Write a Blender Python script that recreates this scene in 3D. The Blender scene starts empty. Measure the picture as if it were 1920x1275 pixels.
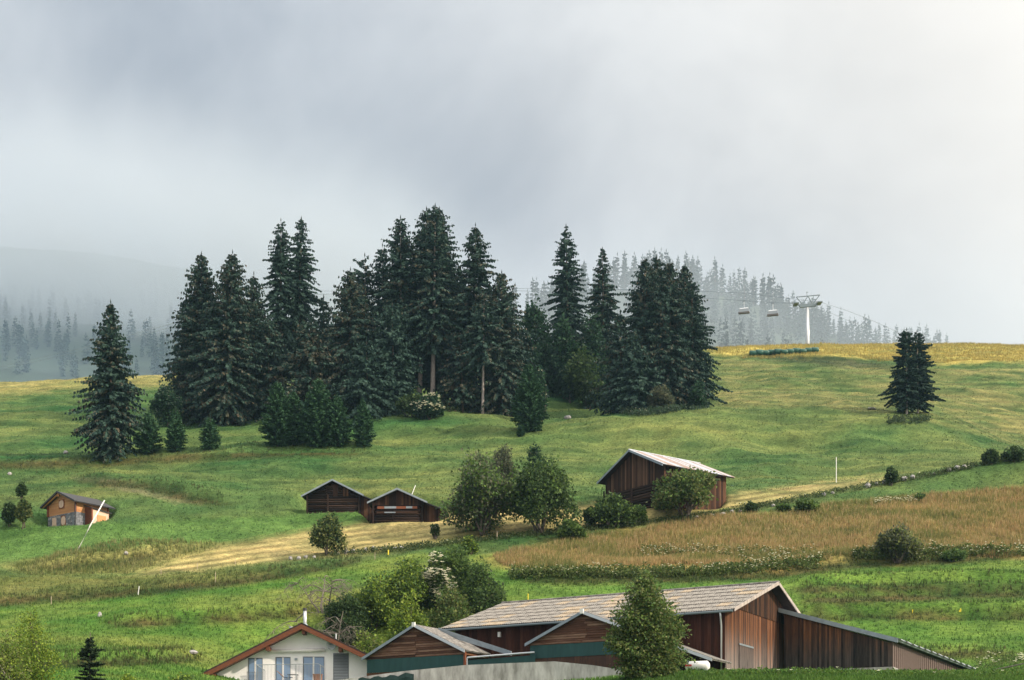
import bpy, math, random
import numpy as np
from mathutils import Vector, Matrix
R = math.radians
FPX, VH = 2500.0, 1470.0            # focal length in photo pixels, photo row of the camera's level
sc = bpy.context.scene
col = sc.collection

# ------------------------------------------------------------------ camera
cam_d = bpy.data.cameras.new('camera')
cam = bpy.data.objects.new('camera', cam_d)
col.objects.link(cam)
cam.location = (0, 0, 0)
cam.rotation_euler = (R(90), 0, 0)
cam_d.sensor_width = 36.0
cam_d.lens = FPX / 1920 * 36
cam_d.shift_y = (VH - 637.5) / 1920
cam_d.clip_start = 1.0
cam_d.clip_end = 9000
sc.camera = cam

# ------------------------------------------------------------------ sun and sky
SUN_AZ, SUN_EL = -20.0, 29.0          # degrees: azimuth from +X towards +Y, elevation
sdir = Vector((math.cos(R(SUN_EL)) * math.cos(R(SUN_AZ)), math.cos(R(SUN_EL)) * math.sin(R(SUN_AZ)), math.sin(R(SUN_EL))))
sun_d = bpy.data.lights.new('sun', 'SUN')
sun_d.energy = 4.0
sun_d.angle = R(1.2)
sun_d.color = (1.0, 0.86, 0.68)
sun = bpy.data.objects.new('sun', sun_d)
col.objects.link(sun)
sun.rotation_euler = sdir.to_track_quat('Z', 'Y').to_euler()
sun.location = (60, 40, 200)

world = bpy.data.worlds.new('World')
sc.world = world
world.use_nodes = True
wt = world.node_tree
for n in list(wt.nodes):
    wt.nodes.remove(n)
def wn(t, **k):
    n = wt.nodes.new(t)
    for a, b in k.items():
        setattr(n, a, b)
    return n
w_out = wn('ShaderNodeOutputWorld')
w_bg = wn('ShaderNodeBackground')
w_sky = wn('ShaderNodeTexSky', sky_type='NISHITA', sun_disc=False)
w_sky.sun_elevation = R(SUN_EL)
w_sky.sun_rotation = R(90 - SUN_AZ)
w_sky.air_density = 1.2
w_sky.dust_density = 3.0
w_tc = wn('ShaderNodeTexCoord')
w_map = wn('ShaderNodeMapping')
w_map.inputs['Scale'].default_value = (1.0, 1.0, 1.35)
w_map.inputs['Location'].default_value = (0.35, 0.2, 0.1)
w_n1 = wn('ShaderNodeTexNoise')
w_n1.inputs['Scale'].default_value = 4.2
w_n1.inputs['Detail'].default_value = 6
w_n1.inputs['Roughness'].default_value = 0.55
w_n1.inputs['Distortion'].default_value = 0.35
w_r1 = wn('ShaderNodeValToRGB')
w_r1.color_ramp.elements[0].position = 0.34
w_r1.color_ramp.elements[0].color = (0.275, 0.302, 0.35, 1)
w_r1.color_ramp.elements[1].position = 0.66
w_r1.color_ramp.elements[1].color = (0.50, 0.52, 0.548, 1)
# thin cloud glows where the sun stands behind it
w_dot = wn('ShaderNodeVectorMath', operation='DOT_PRODUCT')
w_dot.inputs[1].default_value = sdir
w_mr = wn('ShaderNodeMapRange')
w_mr.inputs['From Min'].default_value = -0.20
w_mr.inputs['From Max'].default_value = 0.54
w_mr.interpolation_type = 'SMOOTHSTEP'
w_glow = wn('ShaderNodeMix', data_type='RGBA')
w_glow.inputs['B'].default_value = (1.05, 0.97, 0.86, 1)
w_mix = wn('ShaderNodeMix', data_type='RGBA')
w_mix.inputs['Factor'].default_value = 0.94
w_sc = wn('ShaderNodeVectorMath', operation='SCALE')
w_sc.inputs['Scale'].default_value = 0.10
L = wt.links.new
L(w_tc.outputs['Generated'], w_map.inputs['Vector'])
L(w_map.outputs[0], w_n1.inputs['Vector'])
L(w_n1.outputs['Fac'], w_r1.inputs[0])
L(w_tc.outputs['Generated'], w_dot.inputs[0])
L(w_dot.outputs['Value'], w_mr.inputs['Value'])
L(w_mr.outputs[0], w_glow.inputs['Factor'])
L(w_r1.outputs[0], w_glow.inputs['A'])
L(w_sky.outputs[0], w_sc.inputs[0])
L(w_sc.outputs[0], w_mix.inputs['A'])
L(w_glow.outputs['Result'], w_mix.inputs['B'])
# an overcast sky is brighter overhead than near the horizon
w_sep = wn('ShaderNodeSeparateXYZ')
w_el = wn('ShaderNodeMapRange')
w_el.interpolation_type = 'SMOOTHSTEP'
w_el.inputs['From Min'].default_value = 0.42
w_el.inputs['From Max'].default_value = 1.0
w_el.inputs['To Min'].default_value = 1.0
w_el.inputs['To Max'].default_value = 2.2
w_zen = wn('ShaderNodeVectorMath', operation='SCALE')
L(w_tc.outputs['Generated'], w_sep.inputs[0])
L(w_sep.outputs['Z'], w_el.inputs['Value'])
L(w_mix.outputs['Result'], w_zen.inputs[0])
L(w_el.outputs[0], w_zen.inputs['Scale'])
L(w_zen.outputs[0], w_bg.inputs['Color'])
w_bg.inputs['Strength'].default_value = 1.0
L(w_bg.outputs[0], w_out.inputs['Surface'])

vs = sc.view_settings
vs.view_transform = 'Standard'
vs.look = 'None'
vs.gamma = 1
vs.exposure = 0.38
vs.use_curve_mapping = False
sc.render.engine = 'CYCLES'
sc.cycles.use_denoising = True
sc.cycles.denoiser = 'OPENIMAGEDENOISE'
sc.cycles.denoising_input_passes = 'RGB_ALBEDO_NORMAL'
sc.cycles.denoising_prefilter = 'ACCURATE'
sc.cycles.max_bounces = 6
sc.cycles.diffuse_bounces = 3
sc.cycles.volume_bounces = 1
sc.cycles.transparent_max_bounces = 8

# ------------------------------------------------------------------ helpers
def P(u, v, Y):
    return Vector(((u - 960) * Y / FPX, Y, (VH - v) * Y / FPX))

def mk(name, V, F, mat=None, parent=None, colors=None, smooth=False, link=True):
    """one mesh object; F is a list of faces or an int array; colors per vertex (linear rgb)."""
    me = bpy.data.meshes.new(name)
    V = np.asarray(V, dtype=np.float32).reshape(-1, 3)
    if isinstance(F, np.ndarray):
        k = F.shape[1]
        me.vertices.add(len(V)); me.vertices.foreach_set('co', V.ravel())
        me.loops.add(F.size); me.loops.foreach_set('vertex_index', F.astype(np.int32).ravel())
        me.polygons.add(len(F)); me.polygons.foreach_set('loop_start', np.arange(0, F.size, k, dtype=np.int32))
        me.update(calc_edges=True)
    else:
        me.from_pydata([tuple(map(float, p)) for p in V], [], F)
        me.update()
    if colors is not None:
        a = me.color_attributes.new('Col', 'FLOAT_COLOR', 'POINT')
        c = np.ones((len(V), 4), dtype=np.float32); c[:, :3] = colors
        a.data.foreach_set('color', c.ravel())
    if smooth:
        me.polygons.foreach_set('use_smooth', np.ones(len(me.polygons), dtype=bool))
    if mat:
        me.materials.append(mat)
    if not link:
        return me
    o = bpy.data.objects.new(name, me)
    col.objects.link(o)
    if parent:
        o.parent = parent
    return o

def tag(o, label=None, cat=None, group=None, kind=None):
    if label: o['label'] = label
    if cat: o['category'] = cat
    if group: o['group'] = group
    if kind: o['kind'] = kind
    return o

def empty(name, loc, rz=0.0):
    o = bpy.data.objects.new(name, None)
    o.empty_display_size = 0.5
    col.objects.link(o)
    o.location = loc
    o.rotation_euler = (0, 0, rz)
    return o

def link_mesh(name, me, parent=None, loc=(0, 0, 0), rot=(0, 0, 0), scale=None):
    o = bpy.data.objects.new(name, me)
    col.objects.link(o)
    o.parent = parent
    o.location = loc
    o.rotation_euler = rot
    if scale: o.scale = scale
    return o

class MB:
    """collects boxes, prisms and tubes that make up ONE piece."""
    def __init__(s):
        s.v = []; s.f = []
    def add(s, V, F):
        b = len(s.v)
        s.v += [tuple(p) for p in V]
        s.f += [tuple(i + b for i in f) for f in F]
        return s
    def hexa(s, p):
        return s.add(p, [(0, 3, 2, 1), (4, 5, 6, 7), (0, 1, 5, 4), (1, 2, 6, 5), (2, 3, 7, 6), (3, 0, 4, 7)])
    def box(s, x0, x1, y0, y1, z0, z1):
        return s.hexa([(x0, y0, z0), (x1, y0, z0), (x1, y1, z0), (x0, y1, z0), (x0, y0, z1), (x1, y0, z1), (x1, y1, z1), (x0, y1, z1)])
    def slab(s, a, b, c, d, t):
        """quad a,b,c,d (counter-clockwise seen from outside) thickened by t inwards."""
        a, b, c, d = map(Vector, (a, b, c, d))
        n = (b - a).cross(d - a).normalized() * t
        return s.hexa([a - n, b - n, c - n, d - n, a, b, c, d])
    def prism_y(s, poly, y0, y1):
        """polygon in (x, z), counter-clockwise seen from -y, extruded along y."""
        n = len(poly)
        V = [(x, y0, z) for x, z in poly] + [(x, y1, z) for x, z in poly]
        F = [tuple(range(n)), tuple(range(2 * n - 1, n - 1, -1))]
        for i in range(n):
            j = (i + 1) % n
            F.append((i, i + n, j + n, j))
        return s.add(V, F)
    def tube(s, pts, radii, n=8, cap=True):
        pts = [Vector(p) for p in pts]
        if not hasattr(radii, '__len__'):
            radii = [radii] * len(pts)
        b = len(s.v)
        for i, p in enumerate(pts):
            d = (pts[min(i + 1, len(pts) - 1)] - pts[max(i - 1, 0)])
            if d.length < 1e-9: d = Vector((0, 0, 1))
            d.normalize()
            a = d.cross(Vector((0, 0, 1)) if abs(d.z) < 0.9 else Vector((1, 0, 0))).normalized()
            c = d.cross(a)
            for k in range(n):
                t = 2 * math.pi * k / n
                s.v.append(tuple(p + (a * math.cos(t) + c * math.sin(t)) * radii[i]))
        for i in range(len(pts) - 1):
            for k in range(n):
                k2 = (k + 1) % n
                s.f.append((b + i * n + k, b + i * n + k2, b + (i + 1) * n + k2, b + (i + 1) * n + k))
        if cap:
            s.f.append(tuple(b + k for k in range(n - 1, -1, -1)))
            e = b + (len(pts) - 1) * n
            s.f.append(tuple(e + k for k in range(n)))
        return s
    def build(s, name, mat, parent=None, smooth=False):
        return mk(name, s.v, s.f, mat, parent, smooth=smooth)

# value noise ------------------------------------------------------
def _hash(ix, iy, seed):
    h = (ix.astype(np.int64) * 374761393 + iy.astype(np.int64) * 668265263 + seed * 974711) & 0x7fffffff
    h = ((h ^ (h >> 13)) * 1274126177) & 0x7fffffff
    return ((h ^ (h >> 16)) & 0xffff) / 65535.0
def vnoise(x, y, seed=0):
    x = np.asarray(x, float); y = np.asarray(y, float)
    ix = np.floor(x); iy = np.floor(y)
    fx = x - ix; fy = y - iy
    fx = fx * fx * (3 - 2 * fx); fy = fy * fy * (3 - 2 * fy)
    a = _hash(ix, iy, seed); b = _hash(ix + 1, iy, seed)
    c = _hash(ix, iy + 1, seed); d = _hash(ix + 1, iy + 1, seed)
    return (a * (1 - fx) + b * fx) * (1 - fy) + (c * (1 - fx) + d * fx) * fy
def fbm(x, y, o=4, seed=0):
    t = 0; a = 0.5; s = 0
    for k in range(o):
        t = t + a * vnoise(x * 2 ** k, y * 2 ** k, seed + 17 * k); s += a; a *= 0.55
    return t / s - 0.5

# ------------------------------------------------------------------ materials
def new_mat(name):
    m = bpy.data.materials.new(name)
    m.use_nodes = True
    nt = m.node_tree
    return m, nt, nt.nodes['Principled BSDF']

def plain(name, c, rough=0.6, metal=0.0, var=0.0, scale=6.0, bump=0.0, stretch=(1, 1, 1), spec=0.3, c2=None, detail=5):
    """one colour with procedural mottling (and optional relief)."""
    m, nt, b = new_mat(name)
    b.inputs['Roughness'].default_value = rough
    b.inputs['Metallic'].default_value = metal
    b.inputs['Specular IOR Level'].default_value = spec
    b.inputs['Base Color'].default_value = (*c, 1)
    if var > 0 or bump > 0:
        tc = nt.nodes.new('ShaderNodeTexCoord')
        mp = nt.nodes.new('ShaderNodeMapping'); mp.inputs['Scale'].default_value = stretch
        nz = nt.nodes.new('ShaderNodeTexNoise'); nz.inputs['Scale'].default_value = scale; nz.inputs['Detail'].default_value = detail
        nz.inputs['Roughness'].default_value = 0.65
        nt.links.new(tc.outputs['Object'], mp.inputs['Vector']); nt.links.new(mp.outputs[0], nz.inputs['Vector'])
        if var > 0:
            rp = nt.nodes.new('ShaderNodeValToRGB')
            rp.color_ramp.elements[0].position = 0.3; rp.color_ramp.elements[1].position = 0.7
            d = c2 if c2 else tuple(x * (1 + var) for x in c)
            rp.color_ramp.elements[0].color = (*[x * (1 - var) for x in c], 1)
            rp.color_ramp.elements[1].color = (*d, 1)
            nt.links.new(nz.outputs['Fac'], rp.inputs[0]); nt.links.new(rp.outputs[0], b.inputs['Base Color'])
        if bump > 0:
            bp = nt.nodes.new('ShaderNodeBump'); bp.inputs['Strength'].default_value = 0.6; bp.inputs['Distance'].default_value = bump
            nt.links.new(nz.outputs['Fac'], bp.inputs['Height']); nt.links.new(bp.outputs[0], b.inputs['Normal'])
    return m

def wood(name, c1, c2, c3, stretch, rough=0.85, per=0.55, scale=1.0, worn=None):
    """weathered timber: grain along one axis, each board its own tone."""
    m, nt, b = new_mat(name)
    N = nt.nodes.new; K = nt.links.new
    b.inputs['Roughness'].default_value = rough
    b.inputs['Specular IOR Level'].default_value = 0.15
    tc = N('ShaderNodeTexCoord'); oi = N('ShaderNodeObjectInfo')
    geo = N('ShaderNodeNewGeometry')
    mp = N('ShaderNodeMapping'); mp.inputs['Scale'].default_value = stretch
    ad = N('ShaderNodeVectorMath'); ad.operation = 'ADD'
    K(tc.outputs['Object'], mp.inputs['Vector'])
    rs = N('ShaderNodeMath'); rs.operation = 'MULTIPLY'; rs.inputs[1].default_value = 37.0
    pick = N('ShaderNodeMath'); pick.operation = 'ADD'
    K(oi.outputs['Random'], pick.inputs[0]); K(geo.outputs['Random Per Island'], pick.inputs[1])
    fr = N('ShaderNodeMath'); fr.operation = 'FRACT'; K(pick.outputs[0], fr.inputs[0])
    K(fr.outputs[0], rs.inputs[0])
    K(mp.outputs[0], ad.inputs[0]); K(rs.outputs[0], ad.inputs[1])
    nz = N('ShaderNodeTexNoise'); nz.inputs['Scale'].default_value = scale; nz.inputs['Detail'].default_value = 6; nz.inputs['Roughness'].default_value = 0.7
    K(ad.outputs[0], nz.inputs['Vector'])
    mx = N('ShaderNodeMix'); mx.data_type = 'FLOAT'; mx.inputs['Factor'].default_value = per
    K(nz.outputs['Fac'], mx.inputs['A']); K(fr.outputs[0], mx.inputs['B'])
    rp = N('ShaderNodeValToRGB')
    e = rp.color_ramp.elements
    e[0].position = 0.2; e[0].color = (*c1, 1); e[1].position = 0.85; e[1].color = (*c3, 1)
    q = e.new(0.52); q.color = (*c2, 1)
    K(mx.outputs['Result'], rp.inputs[0])
    if worn:                                     # rain-washed boards turn silver grey low down, in streaks
        zlo, zhi, wc1, wc2 = worn
        sx = N('ShaderNodeSeparateXYZ'); K(tc.outputs['Object'], sx.inputs[0])
        nj = N('ShaderNodeMath'); nj.operation = 'MULTIPLY_ADD'; nj.inputs[1].default_value = (zhi - zlo) * 1.3
        K(mx.outputs['Result'], nj.inputs[0]); K(sx.outputs['Z'], nj.inputs[2])
        wr = N('ShaderNodeMapRange'); wr.inputs['From Min'].default_value = zlo + (zhi - zlo) * .65; wr.inputs['From Max'].default_value = zhi + (zhi - zlo) * .65
        wr.inputs['To Min'].default_value = 1; wr.inputs['To Max'].default_value = 0
        K(nj.outputs[0], wr.inputs['Value'])
        wp = N('ShaderNodeValToRGB'); wp.color_ramp.elements[0].position = .3; wp.color_ramp.elements[0].color = (*wc1, 1); wp.color_ramp.elements[1].position = .75; wp.color_ramp.elements[1].color = (*wc2, 1)
        K(mx.outputs['Result'], wp.inputs[0])
        wm = N('ShaderNodeMix'); wm.data_type = 'RGBA'
        K(wr.outputs[0], wm.inputs['Factor']); K(rp.outputs[0], wm.inputs['A']); K(wp.outputs[0], wm.inputs['B'])
        K(wm.outputs['Result'], b.inputs['Base Color'])
    else:
        K(rp.outputs[0], b.inputs['Base Color'])
    bp = N('ShaderNodeBump'); bp.inputs['Strength'].default_value = 0.5; bp.inputs['Distance'].default_value = 0.02
    K(nz.outputs['Fac'], bp.inputs['Height']); K(bp.outputs[0], b.inputs['Normal'])
    return m

def leaf_mat(name, trans=0.3, rough=0.65, tint=(1, 1, 1)):
    m, nt, b = new_mat(name)
    N = nt.nodes.new; K = nt.links.new
    at = N('ShaderNodeAttribute'); at.attribute_name = 'Col'
    mu = N('ShaderNodeMix'); mu.data_type = 'RGBA'; mu.blend_type = 'MULTIPLY'; mu.inputs['Factor'].default_value = 1
    mu.inputs['B'].default_value = (*tint, 1)
    K(at.outputs['Color'], mu.inputs['A'])
    K(mu.outputs['Result'], b.inputs['Base Color'])
    b.inputs['Roughness'].default_value = rough
    b.inputs['Specular IOR Level'].default_value = 0.2
    tr = N('ShaderNodeBsdfTranslucent'); K(mu.outputs['Result'], tr.inputs['Color'])
    ms = N('ShaderNodeMixShader'); ms.inputs[0].default_value = trans
    K(b.outputs[0], ms.inputs[1]); K(tr.outputs[0], ms.inputs[2])
    K(ms.outputs[0], nt.nodes['Material Output'].inputs['Surface'])
    return m

M = {}
M['needle'] = leaf_mat('spruce_needles', 0.12, 0.7)
M['leaf'] = leaf_mat('leaves', 0.42, 0.55)
M['grass'] = leaf_mat('grass_blades', 0.3, 0.7)
M['petal'] = leaf_mat('petals', 0.3, 0.7)
M['bark'] = plain('bark', (0.11, 0.09, 0.075), 0.9, var=0.45, scale=3, bump=0.03, stretch=(1, 1, 0.25))
M['pale_bark'] = plain('pale_bark', (0.33, 0.29, 0.27), 0.9, var=0.4, scale=3, bump=0.02, stretch=(1, 1, 0.3))
M['dead_wood'] = plain('dead_wood', (0.17, 0.15, 0.13), 0.9, var=0.4, scale=5)
M['rock'] = plain('rock', (0.30, 0.29, 0.29), 0.9, var=0.45, scale=2.5, bump=0.06)

# ------------------------------------------------------------------ terrain heights
# rows: distance from the camera; columns: bearing (as photo column); entries: photo row of the ground there
TU = np.array([-300, 0, 200, 400, 600, 800, 1000, 1200, 1400, 1600, 1800, 1920, 2250], float)
TY = {
 20:  [1690]*13,
 60:  [1560]*13,
 85:  [1390,1390,1390,1390,1390,1380,1370,1340,1328,1322,1322,1322,1322],
 98:  [1330,1325,1325,1328,1330,1325,1318,1275,1265,1266,1267,1267,1267],
 110: [1285,1276,1276,1300,1318,1310,1285,1268,1262,1262,1263,1263,1263],
 132: [1222,1214,1212,1250,1295,1290,1290,1285,1280,1264,1256,1252,1250],
 145: [1186,1178,1172,1185,1215,1240,1270,1280,1240,1195,1192,1190,1188],
 151: [1167,1157,1150,1140,1140,1130,1125,1122,1118,1148,1152,1152,1152],
 165: [1118,1108,1103,1093,1080,1072,1068,1072,1070,1070,1064,1058,1052],
 180: [1066,1058,1048,1043,1032,1016,1002,994,988,985,978,972,965],
 192: [1012,1000,986,988,988,968,954,947,936,932,928,922,915],
 200: [968,958,948,948,948,938,933,926,915,906,876,860,845],
 212: [930,920,915,915,910,905,906,906,905,905,892,882,872],
 230: [888,879,876,870,864,860,862,866,870,872,872,866,862],
 243: [862,857,853,843,838,840,836,832,832,836,842,845,848],
 250: [864,860,856,848,840,834,816,800,792,796,818,838,842],
 262: [840,836,828,814,800,785,796,778,765,766,790,836,842],
 276: [812,806,800,790,778,770,790,784,776,774,798,822,830],
 300: [775,770,765,755,750,745,742,745,740,742,750,765,772],
 330: [745,740,735,728,722,715,705,700,696,698,700,702,706],
 355: [728,724,713,706,700,690,680,670,664,666,667,667,670],
 372: [728,724,711,705,699,689,675,660,653,650,648,650,652],
 388: [738,732,717,711,705,695,681,665,657,653,651,653,656],
}
ty = np.array(list(TY.keys()), float)
tz = np.array([(VH - np.array(TY[k], float)) * k / FPX for k in TY])
ty = np.append(ty, [430, 520, 640, 1000, 2600])
c = tz[-1]
tz = np.vstack([tz, c - 8, c - 40, c - 60, c * 0 + 40, c * 0 + 10])

def cubic_u(row, u):
    # smooth (Catmull-Rom style) interpolation of one row along the bearing
    m = np.gradient(row, TU)
    i = np.clip(np.searchsorted(TU, u) - 1, 0, len(TU) - 2)
    h = TU[i + 1] - TU[i]
    t = np.clip((u - TU[i]) / h, 0, 1)
    h00 = 2*t**3 - 3*t**2 + 1; h10 = t**3 - 2*t**2 + t; h01 = -2*t**3 + 3*t**2; h11 = t**3 - t**2
    return h00*row[i] + h10*h*m[i] + h01*row[i+1] + h11*h*m[i+1]
UG = np.linspace(-300, 2250, 256)
YG = np.concatenate([np.arange(20, 400, 0.5), np.geomspace(400, 2600, 60)])
_Z = np.array([cubic_u(r, UG) for r in tz])                 # rows x UG
d = np.diff(_Z, axis=0) / np.diff(ty)[:, None]
mm = np.zeros_like(_Z)
s_ = (d[:-1] * d[1:]) > 0
mm[1:-1] = np.where(s_, 2 * d[:-1] * d[1:] / np.where(s_, d[:-1] + d[1:], 1), 0)
mm[0] = d[0]; mm[-1] = d[-1]
ii = np.clip(np.searchsorted(ty, YG, side='right') - 1, 0, len(ty) - 2)
hh = (ty[ii + 1] - ty[ii])[:, None]; tt = ((YG - ty[ii]) / (ty[ii + 1] - ty[ii]))[:, None]
ZG = (2*tt**3-3*tt**2+1)*_Z[ii] + (tt**3-2*tt**2+tt)*hh*mm[ii] + (-2*tt**3+3*tt**2)*_Z[ii+1] + (tt**3-tt**2)*hh*mm[ii+1]

# grassy banks between the terraces: (bearing, row) lines at the foot of each bank, height of the bank
BANKS = [
 ([(1460,1112),(1600,1110),(1760,1107),(1920,1107),(2200,1105)], 0.75),
 ([(1480,1132),(1600,1130),(1750,1124),(1850,1120),(1920,1120),(2200,1118)], 0.6),
 ([(1480,1160),(1600,1160),(1760,1162),(1920,1160),(2200,1160)], 0.95),
 ([(1640,1228),(1800,1232),(1920,1230)], 0.3),
 ([(180,1178),(300,1172),(420,1166),(520,1158),(600,1150)], 0.55),
 ([(-300,1254),(90,1252),(250,1246),(400,1240)], 0.6),
 ([(-200,1140),(0,1135),(150,1124),(300,1112),(420,1100),(560,1078),(700,1050)], 0.35),
 ([(950,1092),(1100,1092),(1300,1090),(1450,1084),(1560,1068),(1750,1056),(1920,1048)], 0.6),
 ([(60,1072),(140,1068),(230,1058),(330,1038)], 0.9),
 ([(-300,884),(-60,880),(150,874),(350,864),(600,852),(720,852)], 0.5),  # its dark band paints the shade below the left terrace crest
 ([(130,905),(200,912),(270,918),(350,940),(450,955)], 0.8),
]
def bank_off(u, v):
    z = np.zeros_like(u); w = np.zeros_like(u)
    for pts, h in BANKS:
        px = np.array([p[0] for p in pts], float); py = np.array([p[1] for p in pts], float)
        vl = np.interp(u, px, py) + 3.5 * fbm(u / 70, u * 0 + h * 9, 3, 5)
        e = np.clip((u - px[0]) / 60, 0, 1) * np.clip((px[-1] - u) / 60, 0, 1)
        dd = vl - v
        up = np.clip(dd / 9, 0, 1); up = up * up * (3 - 2 * up)
        z += e * 1.5 * h * up * np.exp(-np.maximum(dd - 9, 0) / 22)
        w = np.maximum(w, e * np.exp(-((dd - 5) / 8.0) ** 2))
    return z, w

# level standings dug for the buildings on the slope: x, y, radius, height
PADS = [(-64.6, 196.5, 3.6, 37.1), (21.6, 193.5, 7.0, 38.6), (-26.4, 200.5, 4.6, 39.8), (-15.2, 194.5, 5.0, 37.2)]
def base_z(X, Y):
    X = np.asarray(X, float); Y = np.asarray(Y, float)
    u = np.clip(960 + FPX * X / Y, UG[0], UG[-1] - 1e-3)
    iu = (u - UG[0]) / (UG[1] - UG[0]); i0 = np.clip(iu.astype(int), 0, len(UG) - 2); fu = iu - i0
    jy = np.interp(Y, YG, np.arange(len(YG))); j0 = np.clip(jy.astype(int), 0, len(YG) - 2); fy = jy - j0
    return (ZG[j0, i0]*(1-fu)+ZG[j0, i0+1]*fu)*(1-fy) + (ZG[j0+1, i0]*(1-fu)+ZG[j0+1, i0+1]*fu)*fy

def ground_z(X, Y):
    X = np.asarray(X, float); Y = np.asarray(Y, float)
    z = base_z(X, Y)
    u = 960 + FPX * X / Y; v = VH - z * FPX / Y
    bz, _ = bank_off(u, v)
    yard = np.clip((Y - 146) / 8, 0, 1)
    amp = np.clip((Y - 60) / 60, 0, 1) * (0.15 + 0.85 * yard) * (0.35 + 0.65 * np.clip((Y - 164) / 8, 0, 1))
    soft = np.clip((400 - Y) / 40, 0.15, 1)
    z = z + bz
    steep = np.clip((Y - 205) / 15, 0, 1)
    z = z + amp * soft * ((1.5 + 1.2 * steep) * fbm(X / 26, Y / 18, 3, 3) + (1.3 + 0.6 * steep) * fbm(X / 8, Y / 5.0, 3, 11) + 0.30 * fbm(X / 1.7, Y / 1.2, 2, 23)
                          + (0.25 + 0.75 * steep) * 1.15 * fbm(X / 13, (Y + 2.5 * fbm(X / 20, Y / 20, 2, 61)) / 2.1, 3, 29))
    for px, py, pr, pz in PADS:
        w = np.clip((pr + 3.0 - np.hypot(X - px, Y - py)) / 3.0, 0, 1)
        w = w * w * (3 - 2 * w)
        z = z * (1 - w) + pz * w
    return z

def ground_at(u, v, y0=96, y1=395):
    """first point of the ground met when looking towards photo point (u, v)."""
    ys = np.arange(y0, y1, 0.25)
    xs = (u - 960) * ys / FPX
    vv = VH - ground_z(xs, ys) * FPX / ys
    k = np.nonzero(vv <= v)[0]
    k = k[0] if len(k) else len(ys) - 1
    return Vector((xs[k], ys[k], float(ground_z(xs[k], ys[k]))))

def on_ground(u, Y):
    x = (u - 960) * Y / FPX
    return Vector((x, Y, float(ground_z(x, Y))))

# ------------------------------------------------------------------ land cover: what grows where, with some sun and shade painted in
def inside(poly, u, v):
    r = np.zeros(u.shape, bool)
    n = len(poly)
    for i in range(n):
        x1, y1 = poly[i]; x2, y2 = poly[(i + 1) % n]
        if y1 == y2: continue
        cnd = ((y1 > v) != (y2 > v)) & (u < (x2 - x1) * (v - y1) / (y2 - y1) + x1)
        r ^= cnd
    return r
Z_STRAW = [(240,1082),(420,1025),(560,1000),(700,977),(850,962),(960,955),(1130,944),(1350,930),(1480,912),(1640,896),(1700,890),(1600,914),(1440,944),(1250,972),(1100,986),(900,1008),(700,1034),(530,1050),(400,1066)]
Z_DRY = [(925,1046),(1040,1012),(1200,986),(1380,966),(1560,948),(1750,930),(1920,915),(2300,890),(2300,1040),(1920,1046),(1640,1054),(1480,1072),(1200,1074),(1000,1074),(940,1062)]
Z_LUSH = [(-400,990),(0,984),(300,978),(560,962),(700,948),(860,938),(1080,930),(1130,936),(960,952),(700,976),(560,1000),(400,1022),(180,1034),(0,1052),(-400,1070)]
Z_OLIVE = [(-400,1090),(0,1078),(250,1082),(420,1070),(560,1058),(520,1080),(400,1098),(200,1120),(0,1136),(-400,1160)]
Z_LOWL = [(-400,1160),(0,1136),(200,1120),(400,1098),(600,1066),(760,1040),(980,1040),(980,1100),(900,1300),(-400,1400)]
Z_LOWR = [(900,1078),(1200,1078),(1480,1076),(1640,1058),(1920,1050),(2300,1044),(2300,1400),(900,1400)]
Z_ROUGH = [(20,1060),(120,1040),(200,1030),(330,1015),(420,1020),(330,1050),(240,1078),(60,1080)]
Z_UPPER = [(1330,662),(1500,690),(1920,690),(2300,690),(2300,850),(1920,846),(1860,826),(1700,778),(1500,764),(1330,764)]
Z_SUN_TINT = [(1325,640),(2300,640),(2300,690),(1920,676),(1780,684),(1600,668),(1480,672),(1400,668),(1325,664)]
Z_TANL = [(-400,740),(0,742),(160,728),(340,724),(345,690),(-400,690)]
Z_PATH = [(150,897),(200,898),(262,912),(300,922),(360,938),(350,944),(262,922),(190,907)]
Z_SHADE = [(1390,668),(1500,664),(1620,672),(1690,688),(1660,694),(1560,688),(1440,676)]

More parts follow.
